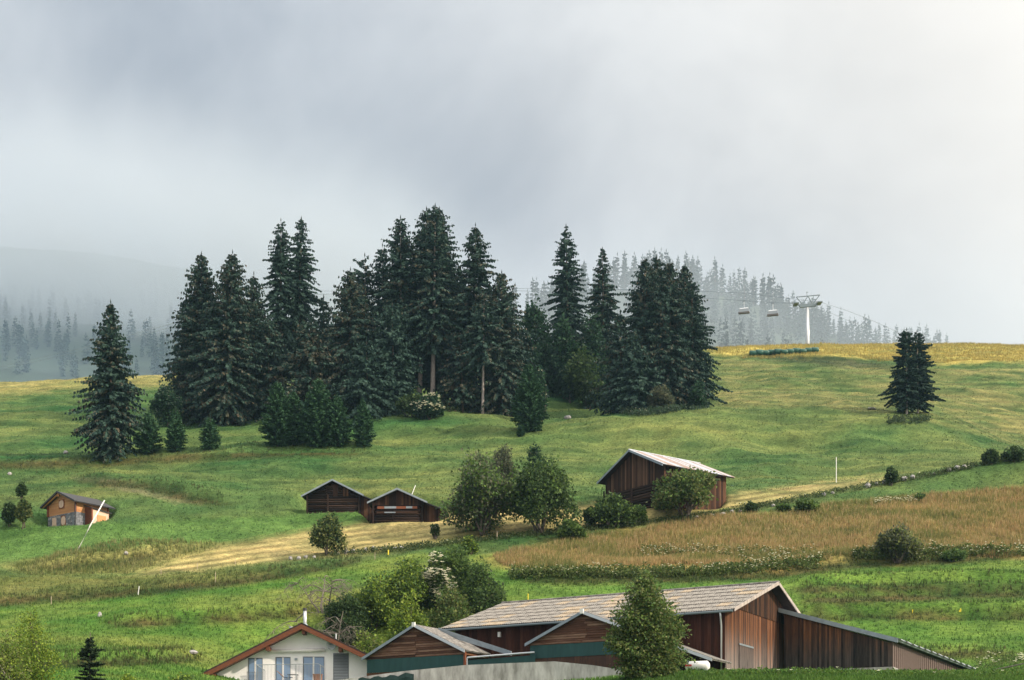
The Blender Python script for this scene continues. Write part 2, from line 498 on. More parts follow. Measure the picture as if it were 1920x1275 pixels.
def cover(X, Y, u, v):
    """rgb of the plants and painted light at a place, with patchy edges"""
    ju = u + 26 * fbm(X / 7, Y / 7, 3, 41); jv = v + 11 * fbm(X / 5, Y / 4, 3, 43) + 5 * fbm(X / 1.5, Y / 1.2, 2, 44)
    n1 = fbm(X / 22, Y / 9, 4, 51)[..., None]; n2 = fbm(X / 4, Y / 2.2, 4, 53)[..., None]; n3 = fbm(X / 0.9, Y / 0.7, 2, 57)[..., None]
    A = lambda *c: np.array(c, float)
    C = np.zeros(u.shape + (3,)) + A(0.077, 0.118, 0.041)
    C = C + np.clip(n1 * 2.2, -0.7, 0.8) * A(0.065, 0.034, 0.014)
    def put(poly, c, k1, k2=None, noise=n1):
        m = 0
        for du, dv in ((-30, -3), (-18, 2.5), (-7, -1.2), (7, 1.2), (18, -2.5), (30, 3)):
            m = m + inside(poly, ju + du, jv + dv) / 6.0
        m = m[..., None]
        cc = A(*c) + np.clip(noise * 2.2, -1, 1) * A(*k1)
        if k2 is not None: cc = cc + np.clip(n2 * 2.6, -1, 1) * A(*k2)
        return C * (1 - m) + cc * m
    C = put(Z_UPPER, (0.108, 0.126, 0.049), (0.05, 0.016, 0.012), (0.04, 0.01, 0.01))
    C = put(Z_SUN_TINT, (0.32, 0.265, 0.085), (0.06, 0.05, 0.02), (0.05, 0.03, 0.01))  # sunlight on the right crest painted into the ground colour
    C = put(Z_SHADE, (0.048, 0.062, 0.03), (0.02, 0.012, 0.01), (0.03, 0.015, 0.012))  # shade below the bales, painted into the ground colour
    C = put(Z_TANL, (0.23, 0.205, 0.085), (0.05, 0.03, 0.02))  # yellow light on the left crest painted in as tan
    C = put(Z_LUSH, (0.074, 0.140, 0.040), (0.015, 0.012, 0.006), (0.012, 0.012, 0.004))
    C = put(Z_OLIVE, (0.125, 0.135, 0.045), (0.04, 0.02, 0.012), (0.03, 0.012, 0.01))
    C = put(Z_LOWL, (0.105, 0.160, 0.036), (0.07, 0.012, 0.018), (0.03, 0.01, 0.005))
    C = put(Z_LOWR, (0.094, 0.158, 0.034), (0.045, 0.012, 0.01), (0.022, 0.012, 0.004))
    C = put(Z_ROUGH, (0.155, 0.165, 0.06), (0.06, 0.03, 0.02), (0.04, 0.03, 0.015))
    mow = (np.sin((v + 0.13 * u) / 1.5 + 5 * fbm(X / 20, Y / 6, 2, 81)) * (0.5 + fbm(X / 6, Y / 3, 2, 83)))[..., None]
    C = put(Z_STRAW, (0.262, 0.218, 0.105), (0.06, 0.03, 0.02), (0.07, 0.035, 0.025))
    C = C * (1 + 0.55 * mow * inside(Z_STRAW, ju, jv)[..., None])
    C = C * (1 + 0.3 * np.sin((v - 0.02 * u) / 1.3 + 4 * fbm(X / 25, Y / 9, 2, 85)) * (0.5 + 1.6 * fbm(X / 9, Y / 5, 2, 87)) * inside(Z_UPPER, ju, jv))[..., None]
    C = put(Z_DRY, (0.225, 0.175, 0.07), (0.05, 0.0, 0.008), (0.06, 0.03, 0.014))
    C = put(Z_PATH, (0.27, 0.215, 0.15), (0.05, 0.04, 0.03))
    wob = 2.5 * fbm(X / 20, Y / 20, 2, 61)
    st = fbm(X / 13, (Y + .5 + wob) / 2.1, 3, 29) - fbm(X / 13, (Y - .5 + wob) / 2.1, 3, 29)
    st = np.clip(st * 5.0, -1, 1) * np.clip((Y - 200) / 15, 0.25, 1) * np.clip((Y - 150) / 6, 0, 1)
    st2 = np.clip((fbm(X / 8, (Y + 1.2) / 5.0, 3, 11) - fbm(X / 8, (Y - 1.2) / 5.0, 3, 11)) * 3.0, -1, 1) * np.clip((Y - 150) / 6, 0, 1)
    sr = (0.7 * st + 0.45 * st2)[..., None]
    C = C * (1 - sr * A(0.42, 0.30, 0.26))  # relief shading painted into the colour: risers darker, treads lighter
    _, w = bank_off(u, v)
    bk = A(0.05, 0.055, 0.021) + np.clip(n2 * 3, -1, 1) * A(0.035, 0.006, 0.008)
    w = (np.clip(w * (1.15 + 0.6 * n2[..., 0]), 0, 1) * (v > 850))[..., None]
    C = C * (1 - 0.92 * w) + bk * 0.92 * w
    C = C * (1.12 + 0.75 * n2 + 0.55 * n3 + 0.35 * n1)
    C = C * np.array([0.98, 1.04, 0.98])
    return np.clip(C, 0.012, 0.6)

# ------------------------------------------------------------------ ground mesh
gu = np.concatenate([np.arange(-1100, -60, 40), np.arange(-60, 1980, 5.4), np.arange(1980, 3020, 40)])
gy = np.concatenate([np.arange(20, 92, 4), np.arange(92, 148, 0.9), np.arange(148, 275, 0.55), np.arange(275, 395, 0.9), np.geomspace(396, 2600, 40)])
UU, YY = np.meshgrid(gu, gy)
XX = (UU - 960) * YY / FPX
ZZ = ground_z(XX, YY)
VV = VH - ZZ * FPX / YY
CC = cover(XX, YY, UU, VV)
nr, nc = UU.shape
idx = np.arange(nr * nc).reshape(nr, nc)
quads = np.stack([idx[:-1, :-1], idx[:-1, 1:], idx[1:, 1:], idx[1:, :-1]], -1).reshape(-1, 4)
gm, nt, b = new_mat('meadow_ground')
N = nt.nodes.new; K = nt.links.new
at = N('ShaderNodeAttribute'); at.attribute_name = 'Col'
tc = N('ShaderNodeTexCoord')
mp1 = N('ShaderNodeMapping'); mp1.inputs['Scale'].default_value = (0.9, 1.6, 1.6)
nz1 = N('ShaderNodeTexNoise'); nz1.inputs['Scale'].default_value = 2.2; nz1.inputs['Detail'].default_value = 7; nz1.inputs['Roughness'].default_value = 0.75
K(tc.outputs['Object'], mp1.inputs['Vector']); K(mp1.outputs[0], nz1.inputs['Vector'])
rp = N('ShaderNodeValToRGB')
rp.color_ramp.elements[0].position = 0.3; rp.color_ramp.elements[0].color = (0.36, 0.42, 0.36, 1)
rp.color_ramp.elements[1].position = 0.72; rp.color_ramp.elements[1].color = (1.75, 1.62, 1.45, 1)
K(nz1.outputs['Fac'], rp.inputs[0])
mu = N('ShaderNodeMix'); mu.data_type = 'RGBA'; mu.blend_type = 'MULTIPLY'; mu.inputs['Factor'].default_value = 1
K(at.outputs['Color'], mu.inputs['A']); K(rp.outputs[0], mu.inputs['B'])
K(mu.outputs['Result'], b.inputs['Base Color'])
b.inputs['Roughness'].default_value = 0.9; b.inputs['Specular IOR Level'].default_value = 0.1
bp = N('ShaderNodeBump'); bp.inputs['Strength'].default_value = 0.8; bp.inputs['Distance'].default_value = 0.32
K(nz1.outputs['Fac'], bp.inputs['Height']); K(bp.outputs[0], b.inputs['Normal'])
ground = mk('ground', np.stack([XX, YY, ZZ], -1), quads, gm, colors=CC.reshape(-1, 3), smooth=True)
tag(ground, 'steep alpine meadow rising in terraces from the barns to the crest', kind='structure')

_ok = (gy >= 96) & (gy < 396)
_gy = gy[_ok]; _vv = VV[_ok]
def ground_many(us, vs_):
    ci = np.clip(np.searchsorted(gu, us), 0, len(gu) - 1)
    hit = _vv[:, ci] <= vs_[None, :]
    k = np.where(hit.any(0), hit.argmax(0), len(_gy) - 1)
    y = _gy[k]; x = (us - 960) * y / FPX
    return np.stack([x, y, ground_z(x, y)], -1)

# ------------------------------------------------------------------ grass blades (uncountable)
rng = np.random.default_rng(7)
def grass(name, n, zone, hlo, hhi, wd, ymin, ymax, umin, umax, label, tone=None, lean=0.35, blades=3, mask=None):
    u = rng.uniform(umin, umax, n); y = np.exp(rng.uniform(math.log(ymin), math.log(ymax), n))
    x = (u - 960) * y / FPX
    z = base_z(x, y); v = VH - z * FPX / y
    ok = np.ones(n, bool)
    if zone is not None:
        ok = inside(zone, u + 14 * fbm(x / 5, y / 5, 2, 71), v + 9 * fbm(x / 5, y / 5, 2, 73))
    if mask is not None: ok &= mask(u, v, x, y)
    u, v, x, y = u[ok], v[ok], x[ok], y[ok]
    z = ground_z(x, y); n = len(u); v = VH - z * FPX / y
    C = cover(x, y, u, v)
    if tone is not None:
        t = np.array(tone); k = rng.uniform(0, 1, n)[:, None]
        pick = rng.integers(0, len(t), n)
        pn = (fbm(x / 6, y / 3, 3, 77) * 2.4 + rng.normal(0, .22, n) + .5) * len(t)
        pick = np.where(rng.random(n) < .65, np.clip(pn, 0, len(t) - 1).astype(int), pick)
        C = C * 0.25 + 0.75 * (t[pick] * (0.75 + 0.5 * k))
    else:
        C = C * rng.uniform(0.75, 1.4, n)[:, None]
    V = []; CV = []
    for k in range(blades):
        h = rng.uniform(hlo, hhi, n); a = rng.uniform(0, 2 * np.pi, n); w = wd * rng.uniform(0.6, 1.3, n)
        ox = rng.normal(0, wd * 1.5, n); oy = rng.normal(0, wd * 1.5, n)
        bx = x + ox; by = y + oy
        la = rng.uniform(0, 2 * np.pi, n); ll = lean * h * rng.uniform(0.2, 1.2, n)
        p0 = np.stack([bx - w * np.cos(a), by - w * np.sin(a), z - 0.06], -1)
        p1 = np.stack([bx + w * np.cos(a), by + w * np.sin(a), z - 0.06], -1)
        p2 = np.stack([bx + ll * np.cos(la), by + ll * np.sin(la), z + h], -1)
        V.append(np.stack([p0, p1, p2], 1)); CV.append(np.repeat(C[:, None, :], 3, 1))
    V = np.concatenate(V).reshape(-1, 3); CV = np.concatenate(CV).reshape(-1, 3)
    o = mk(name, V, np.arange(len(V)).reshape(-1, 3), M['grass'], colors=CV)
    return tag(o, label, kind='stuff')
DRYT = [(0.42, 0.285, 0.14), (0.39, 0.295, 0.14), (0.30, 0.26, 0.09), (0.50, 0.38, 0.20), (0.17, 0.195, 0.055), (0.22, 0.22, 0.07), (0.13, 0.17, 0.045)]
grass('tall_dry_grass', 108000, Z_DRY, 0.35, 0.85, 0.045, 158, 204, 900, 2200, 'tall rust brown grass in the wide band above the barns', DRYT)
grass('meadow_grass', 180000, None, 0.10, 0.34, 0.075, 97, 400, -260, 2200, 'short meadow grass covering the slopes', blades=2,
      mask=lambda u, v, x, y: (~inside(Z_STRAW, u, v)) & (~inside(Z_DRY, u, v)))
grass('stubble', 16000, Z_STRAW, 0.05, 0.14, 0.05, 160, 215, 220, 1720, 'cut straw yellow hay stubble on the mown strip', blades=2)
grass('bank_grass', 70000, None, 0.25, 0.55, 0.06, 105, 260, -200, 2180, 'long dark grass on the terrace banks',
      tone=[(0.05, 0.075, 0.022), (0.07, 0.08, 0.028), (0.095, 0.088, 0.036), (0.042, 0.082, 0.02)],
      mask=lambda u, v, x, y: (bank_off(u, v)[1] > 0.35) & (y < 260))
grass('sun_tinted_grass', 32000, Z_SUN_TINT, 0.3, 0.75, 0.07, 345, 392, 1320, 2200, 'grass along the right hand crest, sunlight painted in as gold', [(0.42, 0.33, 0.09), (0.36, 0.29, 0.10), (0.3, 0.27, 0.09)], blades=2)  # blade tones carry the painted crest sunlight
grass('rough_grass', 7000, Z_ROUGH, 0.3, 0.8, 0.06, 165, 200, 0, 440, 'pale rough grass on the hummock below the chalet', [(0.24, 0.23, 0.10), (0.17, 0.18, 0.06), (0.10, 0.14, 0.04)])
grass('yard_grass', 32000, None, 0.12, 0.36, 0.05, 84, 101, 940, 2150, 'lush green grass on the bank below the barn', [(0.06, 0.15, 0.02), (0.09, 0.17, 0.03), (0.05, 0.11, 0.02)],
      mask=lambda u, v, x, y: u > 1000 + 260 * np.clip((101 - y) / 8, 0, 1) * 0)

# ------------------------------------------------------------------ plants
def kites(base, vec, side, bend=None):
    """leaf-like kites: base point, length vector, half-width vector -> two triangles each"""
    n = len(base)
    mid = base + 0.45 * vec
    tip = base + vec if bend is None else base + vec + bend
    V = np.stack([base, mid - side, tip, mid + side], 1).reshape(-1, 3)
    q = np.arange(n)[:, None] * 4
    return V, np.concatenate([q + [[0, 1, 2]], q + [[0, 2, 3]]])

GREEN_S = ((0.012, 0.034, 0.029), (0.042, 0.086, 0.062))
BROWN_S = ((0.040, 0.042, 0.026), (0.125, 0.100, 0.066))
YOUNG_S = ((0.022, 0.070, 0.034), (0.060, 0.135, 0.060))

def spruce_mesh(seed, H, Rb, crown=0.05, shape=0.75, droop=0.45, step=0.5, nb=7, dens=0.24, hang=0.5, cols=GREEN_S, brown=0.0, size=1.0, rough=0.3, gap=0.0, lift=0.12, side=None, full=True):
    """trunk and crown of a spruce: whorls of drooping boughs carrying needle sprays"""
    r = np.random.default_rng(seed)
    zb = H * crown
    B = []
    z = zb
    lean = r.normal(0, 0.012, 2)
    while z < H - 0.25:
        t = (H - z) / (H - zb)
        k = max(3, int(nb * (0.55 + 0.6 * t) + r.normal(0, 0.8)))
        a0 = r.uniform(0, 6.28)
        tier = 1 + r.normal(0, rough * 0.45)
        for i in range(k):
            if r.random() < gap: continue
            a = a0 + 6.283 * i / k + r.normal(0, 0.22)
            Lb = Rb * (t ** shape) * max(0.35, tier + r.normal(0, rough * 0.5))
            # crowns widest a little above their foot
            if t > 0.80: Lb *= 1 - 0.5 * (t - 0.80) / 0.20
            if side is not None: Lb *= 1 + side * math.cos(a)
            Lb = max(Lb, 0.25 * size)
            B.append((z + r.normal(0, step * 0.25), a, Lb, t))
        z += step * (0.6 + 0.55 * t) * r.uniform(0.8, 1.2)
    V = []; F = []; C = []; off = 0
    TV = MB()
    rad = 0.013 * H
    top_r = 0.02
    TV.tube([(lean[0] * zz, lean[1] * zz, zz) for zz in np.linspace(-0.8, H, 9)], [rad * (1 - zz / H) ** 0.8 + top_r for zz in np.clip(np.linspace(-0.8, H, 9), 0, H)], 7)
    B = np.array(B)
    if len(B) == 0: B = np.array([[H * 0.8, 0, 0.3, 0.2]])
    zc, aa, LL, tt = B.T
    ns = np.maximum(3, (LL / (dens * size)).astype(int))
    rep = np.repeat(np.arange(len(B)), ns)
    first = np.repeat(np.cumsum(ns) - ns, ns)
    s = (np.arange(len(rep)) - first + r.uniform(0.2, 0.8, len(rep))) / ns[rep]
    s = 0.12 + 0.9 * s
    Lr, ar, tr, zr = LL[rep], aa[rep], tt[rep], zc[rep]
    dr = droop * (0.35 + 0.9 * tr) * (1 + 0.25 * r.normal(0, 1, len(B)))[rep]
    lf = lift + 0.35 * (1 - tr) ** 2
    dz = Lr * (lf * s - dr * s ** 1.7 + 0.16 * dr * s ** 5)
    out = np.stack([np.cos(ar), np.sin(ar), 0 * ar], -1)
    tan = np.stack([-np.sin(ar), np.cos(ar), 0 * ar], -1)
    p = out * (Lr * s)[:, None]
    p[:, 2] += zr + dz
    p[:, 0] += lean[0] * zr; p[:, 1] += lean[1] * zr
    slope = lf - 1.7 * dr * s ** 0.7
    for sg in ((-1, 1, 0, 0) if full else (-1, 1, 0)):
        m = len(p)
        ls = size * (0.34 + 0.30 * np.clip(Lr * (1.05 - s) / (2.2 * size), 0, 1.2)) * r.uniform(0.7, 1.3, m)
        if sg == 0:
            vec = out * 0.35 + np.stack([0 * s, 0 * s, -hang * r.uniform(0.5, 1.4, m)], -1) + tan * r.normal(0, 0.25, m)[:, None]
            ls = ls * 1.1
        else:
            vec = tan * sg * r.uniform(0.55, 1.0, m)[:, None] + out * r.uniform(0.35, 0.8, m)[:, None]
            vec[:, 2] += slope * 0.6 - hang * 0.75 * r.uniform(0.2, 1.2, m)
        vec /= np.linalg.norm(vec, axis=1)[:, None]
        vec *= ls[:, None]
        w = np.cross(vec, r.normal(0, 1, (m, 3)) * 0.6 + np.array([0, 0, 1.0]))
        w /= np.linalg.norm(w, axis=1)[:, None] + 1e-9
        w *= (0.33 * ls)[:, None]
        v_, f_ = kites(p, vec, w)
        V.append(v_); F.append(f_ + off); off += len(v_)
        k = r.uniform(0, 1, m)[:, None]
        c_ = np.array(cols[0]) * (1 - k) + np.array(cols[1]) * k
        if brown > 0:
            kb = (r.random(len(B)) < brown * .6)[rep] * r.uniform(0.3, 1, m)
            cb = np.array(BROWN_S[0]) * (1 - k) + np.array(BROWN_S[1]) * k
            c_ = c_ * (1 - kb[:, None]) + cb * kb[:, None]
        C.append(np.repeat(c_, 4, 0))
    # leader shoot
    lead, lf_ = kites(np.array([[lean[0] * H, lean[1] * H, H - 0.3]] * 2), np.array([[0, 0, 0.9 * size]] * 2), np.array([[0.09 * size, 0, 0], [0, 0.09 * size, 0]]))
    V.append(lead); F.append(lf_ + off); C.append(np.repeat([cols[0]] * 2, 4, 0))
    return TV, np.concatenate(V), np.concatenate(F), np.concatenate(C)

def spruce(name, loc, H, Rb, label, group, seed, cat='spruce', bark='bark', **k):
    t = empty(name, loc, random.Random(seed).uniform(0, 6.28) if 'side' not in k else 0)
    TV, V, F, C = spruce_mesh(seed, H, Rb, **k)
    TV.build('trunk', M[bark], t, smooth=True)
    mk('crown', V, F, M['needle'], t, colors=C)
    return tag(t, label, cat, group)

def spruce_px(u, vb, vt, hw, label, seed, Y=None, group='tall spruces of the copse on the slope', name='spruce_tree', **k):
    """tree by its foot (u, vb), top row and half width as seen in the photograph"""
    p = on_ground(u, Y) if Y else ground_at(u, vb)
    sc_ = p.y / FPX
    ztop = (VH - vt) * sc_
    H = ztop - p.z
    return spruce(name, p, H, hw * sc_ * (1.12 if name == 'young_conifer' else 1.36), label, group, seed, **k)

def broad_mesh(seed, lobes, n, leaf, cols, stems, stem_r=0.12, flat=0.5, shell=0.42):
    """leaves spread through ellipsoid lobes [(x,y,z,rx,ry,rz)], stems from the foot into the lobes"""
    r = np.random.default_rng(seed)
    n = int(n * 1.5); leaf = leaf * 1.62
    lob = np.array(lobes, float)
    vol = (lob[:, 3] * lob[:, 4] + lob[:, 4] * lob[:, 5] + lob[:, 3] * lob[:, 5])
    pick = r.choice(len(lob), n, p=vol / vol.sum())
    dv = r.normal(0, 1, (n, 3)); dv /= np.linalg.norm(dv, axis=1)[:, None]
    # lumpy surface: radius varies with direction so that clumps and gaps appear
    ph = r.uniform(0, 6.28, (len(lob), 6))
    lump = 1 + 0.16 * np.sin(4.1 * dv[:, 0] + 3.3 * dv[:, 2] + ph[pick, 0]) + 0.15 * np.sin(5.7 * dv[:, 1] - 4.7 * dv[:, 2] + ph[pick, 1]) + 0.12 * np.sin(9 * dv[:, 2] + 7 * dv[:, 0] + ph[pick, 2])
    rad = 1.18 * (shell + (1 - shell) * r.random(n) ** 0.6) * lump
    rad *= np.where(r.random(n) < 0.06, r.uniform(1.0, 1.22, n), 1)
    p = lob[pick, :3] + dv * lob[pick, 3:] * rad[:, None]
    # gather leaves into twig clumps
    nclump = max(12, n // 26)
    ci = r.integers(0, n, nclump)
    near = r.integers(0, nclump, n)
    from_c = p[ci]
    best = None
    for _ in range(5):
        cand = r.integers(0, nclump, n)
        dd = np.linalg.norm(from_c[cand] - p, axis=1)
        if best is None: best, near = dd, cand
        else:
            k = dd < best
            best = np.where(k, dd, best); near = np.where(k, cand, near)
    pull = np.clip(1.6 * leaf / (best + 1e-6), 0, 1)
    p = p + (from_c[near] - p) * (0.35 * (best < leaf * 9))[:, None]
    vec = dv * 0.7 + r.normal(0, 0.6, (n, 3)); vec[:, 2] -= 0.25 * flat
    vec /= np.linalg.norm(vec, axis=1)[:, None]
    ll = leaf * r.uniform(0.6, 1.4, n)
    vec *= ll[:, None]
    sd = np.cross(vec, r.normal(0, 1, (n, 3)) + np.array([0, 0, 0.8])); sd /= np.linalg.norm(sd, axis=1)[:, None] + 1e-9
    sd *= (0.38 * ll)[:, None]
    V, F = kites(p, vec, sd)
    cols = np.array(cols, float)
    a = cols[r.integers(0, len(cols), nclump)][near]
    C = a * r.uniform(0.6, 1.5, n)[:, None]
    TV = MB()
    for i in range(stems):
        L_ = lob[r.integers(0, len(lob))]
        tgt = Vector(L_[:3]) + Vector((r.normal(0, .3) * L_[3], r.normal(0, .3) * L_[4], r.uniform(-0.1, 0.5) * L_[5]))
        f0 = Vector((r.normal(0, stem_r * 1.5), r.normal(0, stem_r * 1.5), -0.4))
        midp = f0.lerp(tgt, 0.5) + Vector((r.normal(0, .12), r.normal(0, .12), 0.12)) * (tgt - f0).length * 0.5
        TV.tube([f0, f0.lerp(midp, .5) + Vector((0, 0, .1)), midp, midp.lerp(tgt, .5), tgt], [stem_r, stem_r * .85, stem_r * .65, stem_r * .45, stem_r * .15], 6)
        for j in range(3):
            q0 = midp.lerp(tgt, r.uniform(0, .7)); L2 = lob[r.integers(0, len(lob))]
            q1 = Vector(L2[:3]) + Vector(r.normal(0, .45, 3)) * float(min(L2[3:]))
            TV.tube([q0, q0.lerp(q1, .5) + Vector((0, 0, .15)), q1], [stem_r * .4, stem_r * .28, stem_r * .06], 5)
    return TV, V, F, C

GRN = [(0.0905, 0.1531, 0.0383), (0.0626, 0.1148, 0.0313), (0.1304, 0.2002, 0.0487), (0.0784, 0.1357, 0.0522)]
DKG = [(0.0338, 0.0676, 0.026), (0.0468, 0.0832, 0.0312), (0.0624, 0.1014, 0.0338)]
LIME = [(0.2025, 0.2869, 0.0371), (0.1435, 0.2279, 0.0338), (0.2531, 0.3206, 0.0506), (0.1013, 0.1688, 0.0338)]
GREY = [(0.102, 0.12, 0.0744), (0.078, 0.0984, 0.06), (0.132, 0.138, 0.084)]
OLV = [(0.1475, 0.1786, 0.0544), (0.1087, 0.1397, 0.0435), (0.1863, 0.2018, 0.0776)]
BLUG = [(0.026, 0.066, 0.036), (0.034, 0.082, 0.04), (0.022, 0.05, 0.03)]

def broad(name, loc, lobes, n, leaf, cols, label, seed, group=None, cat='shrub', stems=4, stem_r=0.1, bark='bark', flowers=0, fcol=(0.72, 0.70, 0.55), fsize=0.22, fzone=None, foliage='crown', trunk='stem', **k):
    t = empty(name, loc)
    TV, V, F, C = broad_mesh(seed, lobes, n, leaf, cols, stems, stem_r, **k)
    if stems: TV.build(trunk, M[bark], t, smooth=True)
    mk(foliage, V, F, M['leaf'], t, colors=np.repeat(C, 4, 0))
    if flowers:
        r = np.random.default_rng(seed + 99)
        lob = np.array(lobes if fzone is None else fzone, float)
        pick = r.integers(0, len(lob), flowers)
        dv = r.normal(0, 1, (flowers, 3)); dv[:, 1] = -np.abs(dv[:, 1]); dv[:, 2] = np.abs(dv[:, 2]) * 0.9 - 0.2
        dv /= np.linalg.norm(dv, axis=1)[:, None]
        c0 = lob[pick, :3] + dv * lob[pick, 3:] * r.uniform(0.98, 1.12, flowers)[:, None]
        # each flower head: a small flat umbel of five petals clusters
        V2 = []; F2 = []; o = 0
        for q in range(5):
            a = 6.283 * q / 5
            vec = np.stack([np.cos(a + c0[:, 0]) + 0 * a, np.sin(a + c0[:, 0]) - 0.3, 0.35 + 0 * c0[:, 0]], -1) * fsize * r.uniform(.7, 1.2, flowers)[:, None]
            sd = np.cross(vec, np.array([0, -0.4, 1.0])) * 0.42
            v_, f_ = kites(c0, vec, sd); V2.append(v_); F2.append(f_ + o); o += len(v_)
        V2 = np.concatenate(V2)
        fo = mk('blossom', V2, np.concatenate(F2), M['petal'], t, colors=np.array(fcol) * r.uniform(.85, 1.1, (len(V2), 1)))
        fo['kind'] = 'stuff'
    return tag(t, label, cat, group)

def blob_lobes(w, h, seed, k=5, lift=0.0, depth=None):
    """irregular heap of lobes w wide, h tall, standing on the ground"""
    r = random.Random(seed)
    dpt = depth or w * 0.8
    L = [(0, 0, h * (0.46 + lift * .4), w * 0.27, dpt * 0.27, h * 0.36 * (1 - lift * .5))]
    for i in range(int(k * 2.2)):
        a = 6.283 * i / (k * 1.1) + r.uniform(-.5, .5)
        q = r.uniform(.55, 1.0)
        s = r.uniform(0.55, 1.0)
        top = math.sqrt(max(0, 1 - (q * .78) ** 2))
        zz = h * (r.uniform(0.22, 0.80) * top + .04 + lift * .22)
        L.append((math.cos(a) * w * 0.36 * q, math.sin(a) * dpt * 0.36 * q, min(zz, h * .84), w * 0.17 * s, dpt * 0.17 * s, h * 0.17 * s))
    L.append((r.uniform(-.1, .1) * w, 0, h * .84, w * .17, dpt * .17, h * .15))
    return L

def bush_px(u, vb, vt, hw, label, seed, cols=GRN, name='shrub', Y=None, n=2600, leaf=0.22, k=5, lift=0.0, group=None, lobes=None, sink=0.1, **kw):
    p = on_ground(u, Y) if Y else ground_at(u, vb)
    s = p.y / FPX
    h = (VH - vt) * s - p.z
    p.z -= sink
    return broad(name, p, lobes(2 * hw * s, h) if lobes else blob_lobes(2 * hw * s, h + sink, seed, k, lift), n, leaf, cols, label, seed, group, **kw)

# ---- the lone spruce, the copse and the young conifers
DENSE = dict(shape=0.6, droop=0.6, dens=0.39, hang=1.0, crown=0.03, size=1.35, nb=10, step=0.58, rough=0.32)
TIER = dict(shape=0.75, droop=0.66, dens=0.28, hang=1.0, crown=0.08, size=1.25, nb=8, step=0.8, rough=0.34)
TALL = dict(shape=0.5, droop=0.6, dens=0.34, hang=0.9, crown=0.28, size=1.42, nb=9, step=0.62, rough=0.45, bark='pale_bark', full=False)
FILL = dict(shape=0.55, droop=0.55, dens=0.42, hang=0.9, crown=0.03, size=1.6, nb=9, step=0.68, rough=0.4, full=False)
S = spruce_px
S(208, 856, 568, 55, 'broad lone spruce standing apart at the far left of the copse', 1, brown=0.35, **{**DENSE, 'shape': 0.72})
S(378, 0, 478, 54, 'left of the two brownish spruces at the left end of the copse', 2, Y=277, brown=0.45, **DENSE)
S(424, 0, 472, 58, 'right of the two brownish spruces at the left end of the copse', 3, Y=273, brown=0.5, **DENSE)
S(350, 0, 560, 34, 'low dark spruce filling the left edge of the copse', 71, Y=279, **FILL)
S(476, 0, 516, 44, 'shorter spruce right of the two brownish ones, beside the drooping pair', 4, Y=279, brown=0.35, **{**DENSE, 'crown': 0.06})
S(527, 0, 412, 40, 'left of the tall drooping twin spruces with a thin bare trunk', 5, Y=282, **{**TIER, 'crown': 0.22, 'droop': 0.85, 'shape': 0.55})
S(557, 0, 412, 38, 'right of the tall drooping twin spruces with pointed tops', 6, Y=285, **{**TIER, 'crown': 0.2, 'droop': 0.85, 'shape': 0.55})
S(582, 0, 604, 58, 'squat brown spruce in front of the drooping twins', 7, Y=270, brown=0.8, **FILL)
S(605, 0, 562, 40, 'small dark spruce behind the squat brown one', 8, Y=292, **{**FILL, 'rough': .3})
S(655, 0, 508, 54, 'brownish spruce left of the gap with bare trunks', 9, Y=275, brown=0.7, **{**DENSE, 'rough': .45})
S(688, 0, 482, 38, 'thin ragged spruce whose crooked top leans left', 10, Y=284, side=-0.3, brown=0.3, **{**TALL, 'gap': 0.3, 'crown': 0.4})
S(719, 0, 464, 25, 'slim spruce with a long pale bare trunk', 11, Y=287, **{**TALL, 'crown': 0.6, 'gap': 0.15})
S(752, 0, 412, 38, 'tall spruce at the left shoulder of the highest group', 12, Y=281, brown=0.25, **{**TALL, 'crown': .34})
S(786, 0, 390, 48, 'leftmost top of the three highest spruces', 13, Y=284, brown=0.3, **{**TALL, 'shape': .55})
S(811, 0, 388, 44, 'middle top of the three highest spruces', 14, Y=279, brown=0.25, **{**TALL, 'shape': .55})
S(831, 0, 395, 46, 'rightmost top of the three highest spruces', 15, Y=285, brown=0.3, **{**TALL, 'shape': .62})
S(892, 0, 426, 50, 'tall spruce standing right of the highest group with open boughs', 16, Y=281, brown=0.35, **{**TALL, 'crown': .33, 'shape': .66})
S(866, 0, 512, 38, 'dark spruce between the highest group and the one to its right', 17, Y=288, **{**TALL, 'crown': .25})
S(938, 0, 514, 56, 'brownish spruce at the right end of the main copse', 18, Y=276, brown=0.65, **{**DENSE, 'rough': .4})
S(905, 0, 560, 38, 'spruce with a slanting pale trunk near the right end of the main copse', 19, Y=272, brown=0.3, **{**TALL, 'crown': .45})
S(702, 0, 582, 42, 'dark spruce below the slim bare trunk', 20, Y=277, **FILL)
S(738, 0, 566, 48, 'dark low spruce left of the white flowering shrub', 21, Y=272, **FILL)
S(690, 0, 640, 60, 'bushy dark spruce low in the middle of the copse', 22, Y=268, **FILL)
S(770, 0, 500, 46, 'spruce filling the copse below the highest group at left', 23, Y=290, **{**FILL, 'crown': .2})
S(815, 0, 520, 48, 'spruce filling the copse below the highest group in the middle', 24, Y=289, **{**FILL, 'crown': .18})
S(850, 0, 566, 46, 'spruce filling the copse above the white flowering shrub', 25, Y=283, **{**FILL, 'crown': .16})
S(868, 0, 620, 40, 'low brown spruce right of the white flowering shrub', 26, Y=275, brown=.6, **{**FILL, 'crown': .15})
S(630, 0, 610, 48, 'dark spruce between the squat brown one and its taller neighbour', 27, Y=286, **FILL)
S(505, 0, 600, 44, 'low spruce under the drooping twins at left', 28, Y=276, brown=.3, **FILL)
S(955, 0, 610, 44, 'low spruce at the foot of the right end of the main copse', 29, Y=279, brown=.4, **FILL)
g2 = 'spruces right of the grassy hollow'
S(1066, 0, 426, 48, 'tall pointed spruce in clear tiers above the round leafy tree', 30, Y=312, group=g2, **{**TIER, 'shape': .7})
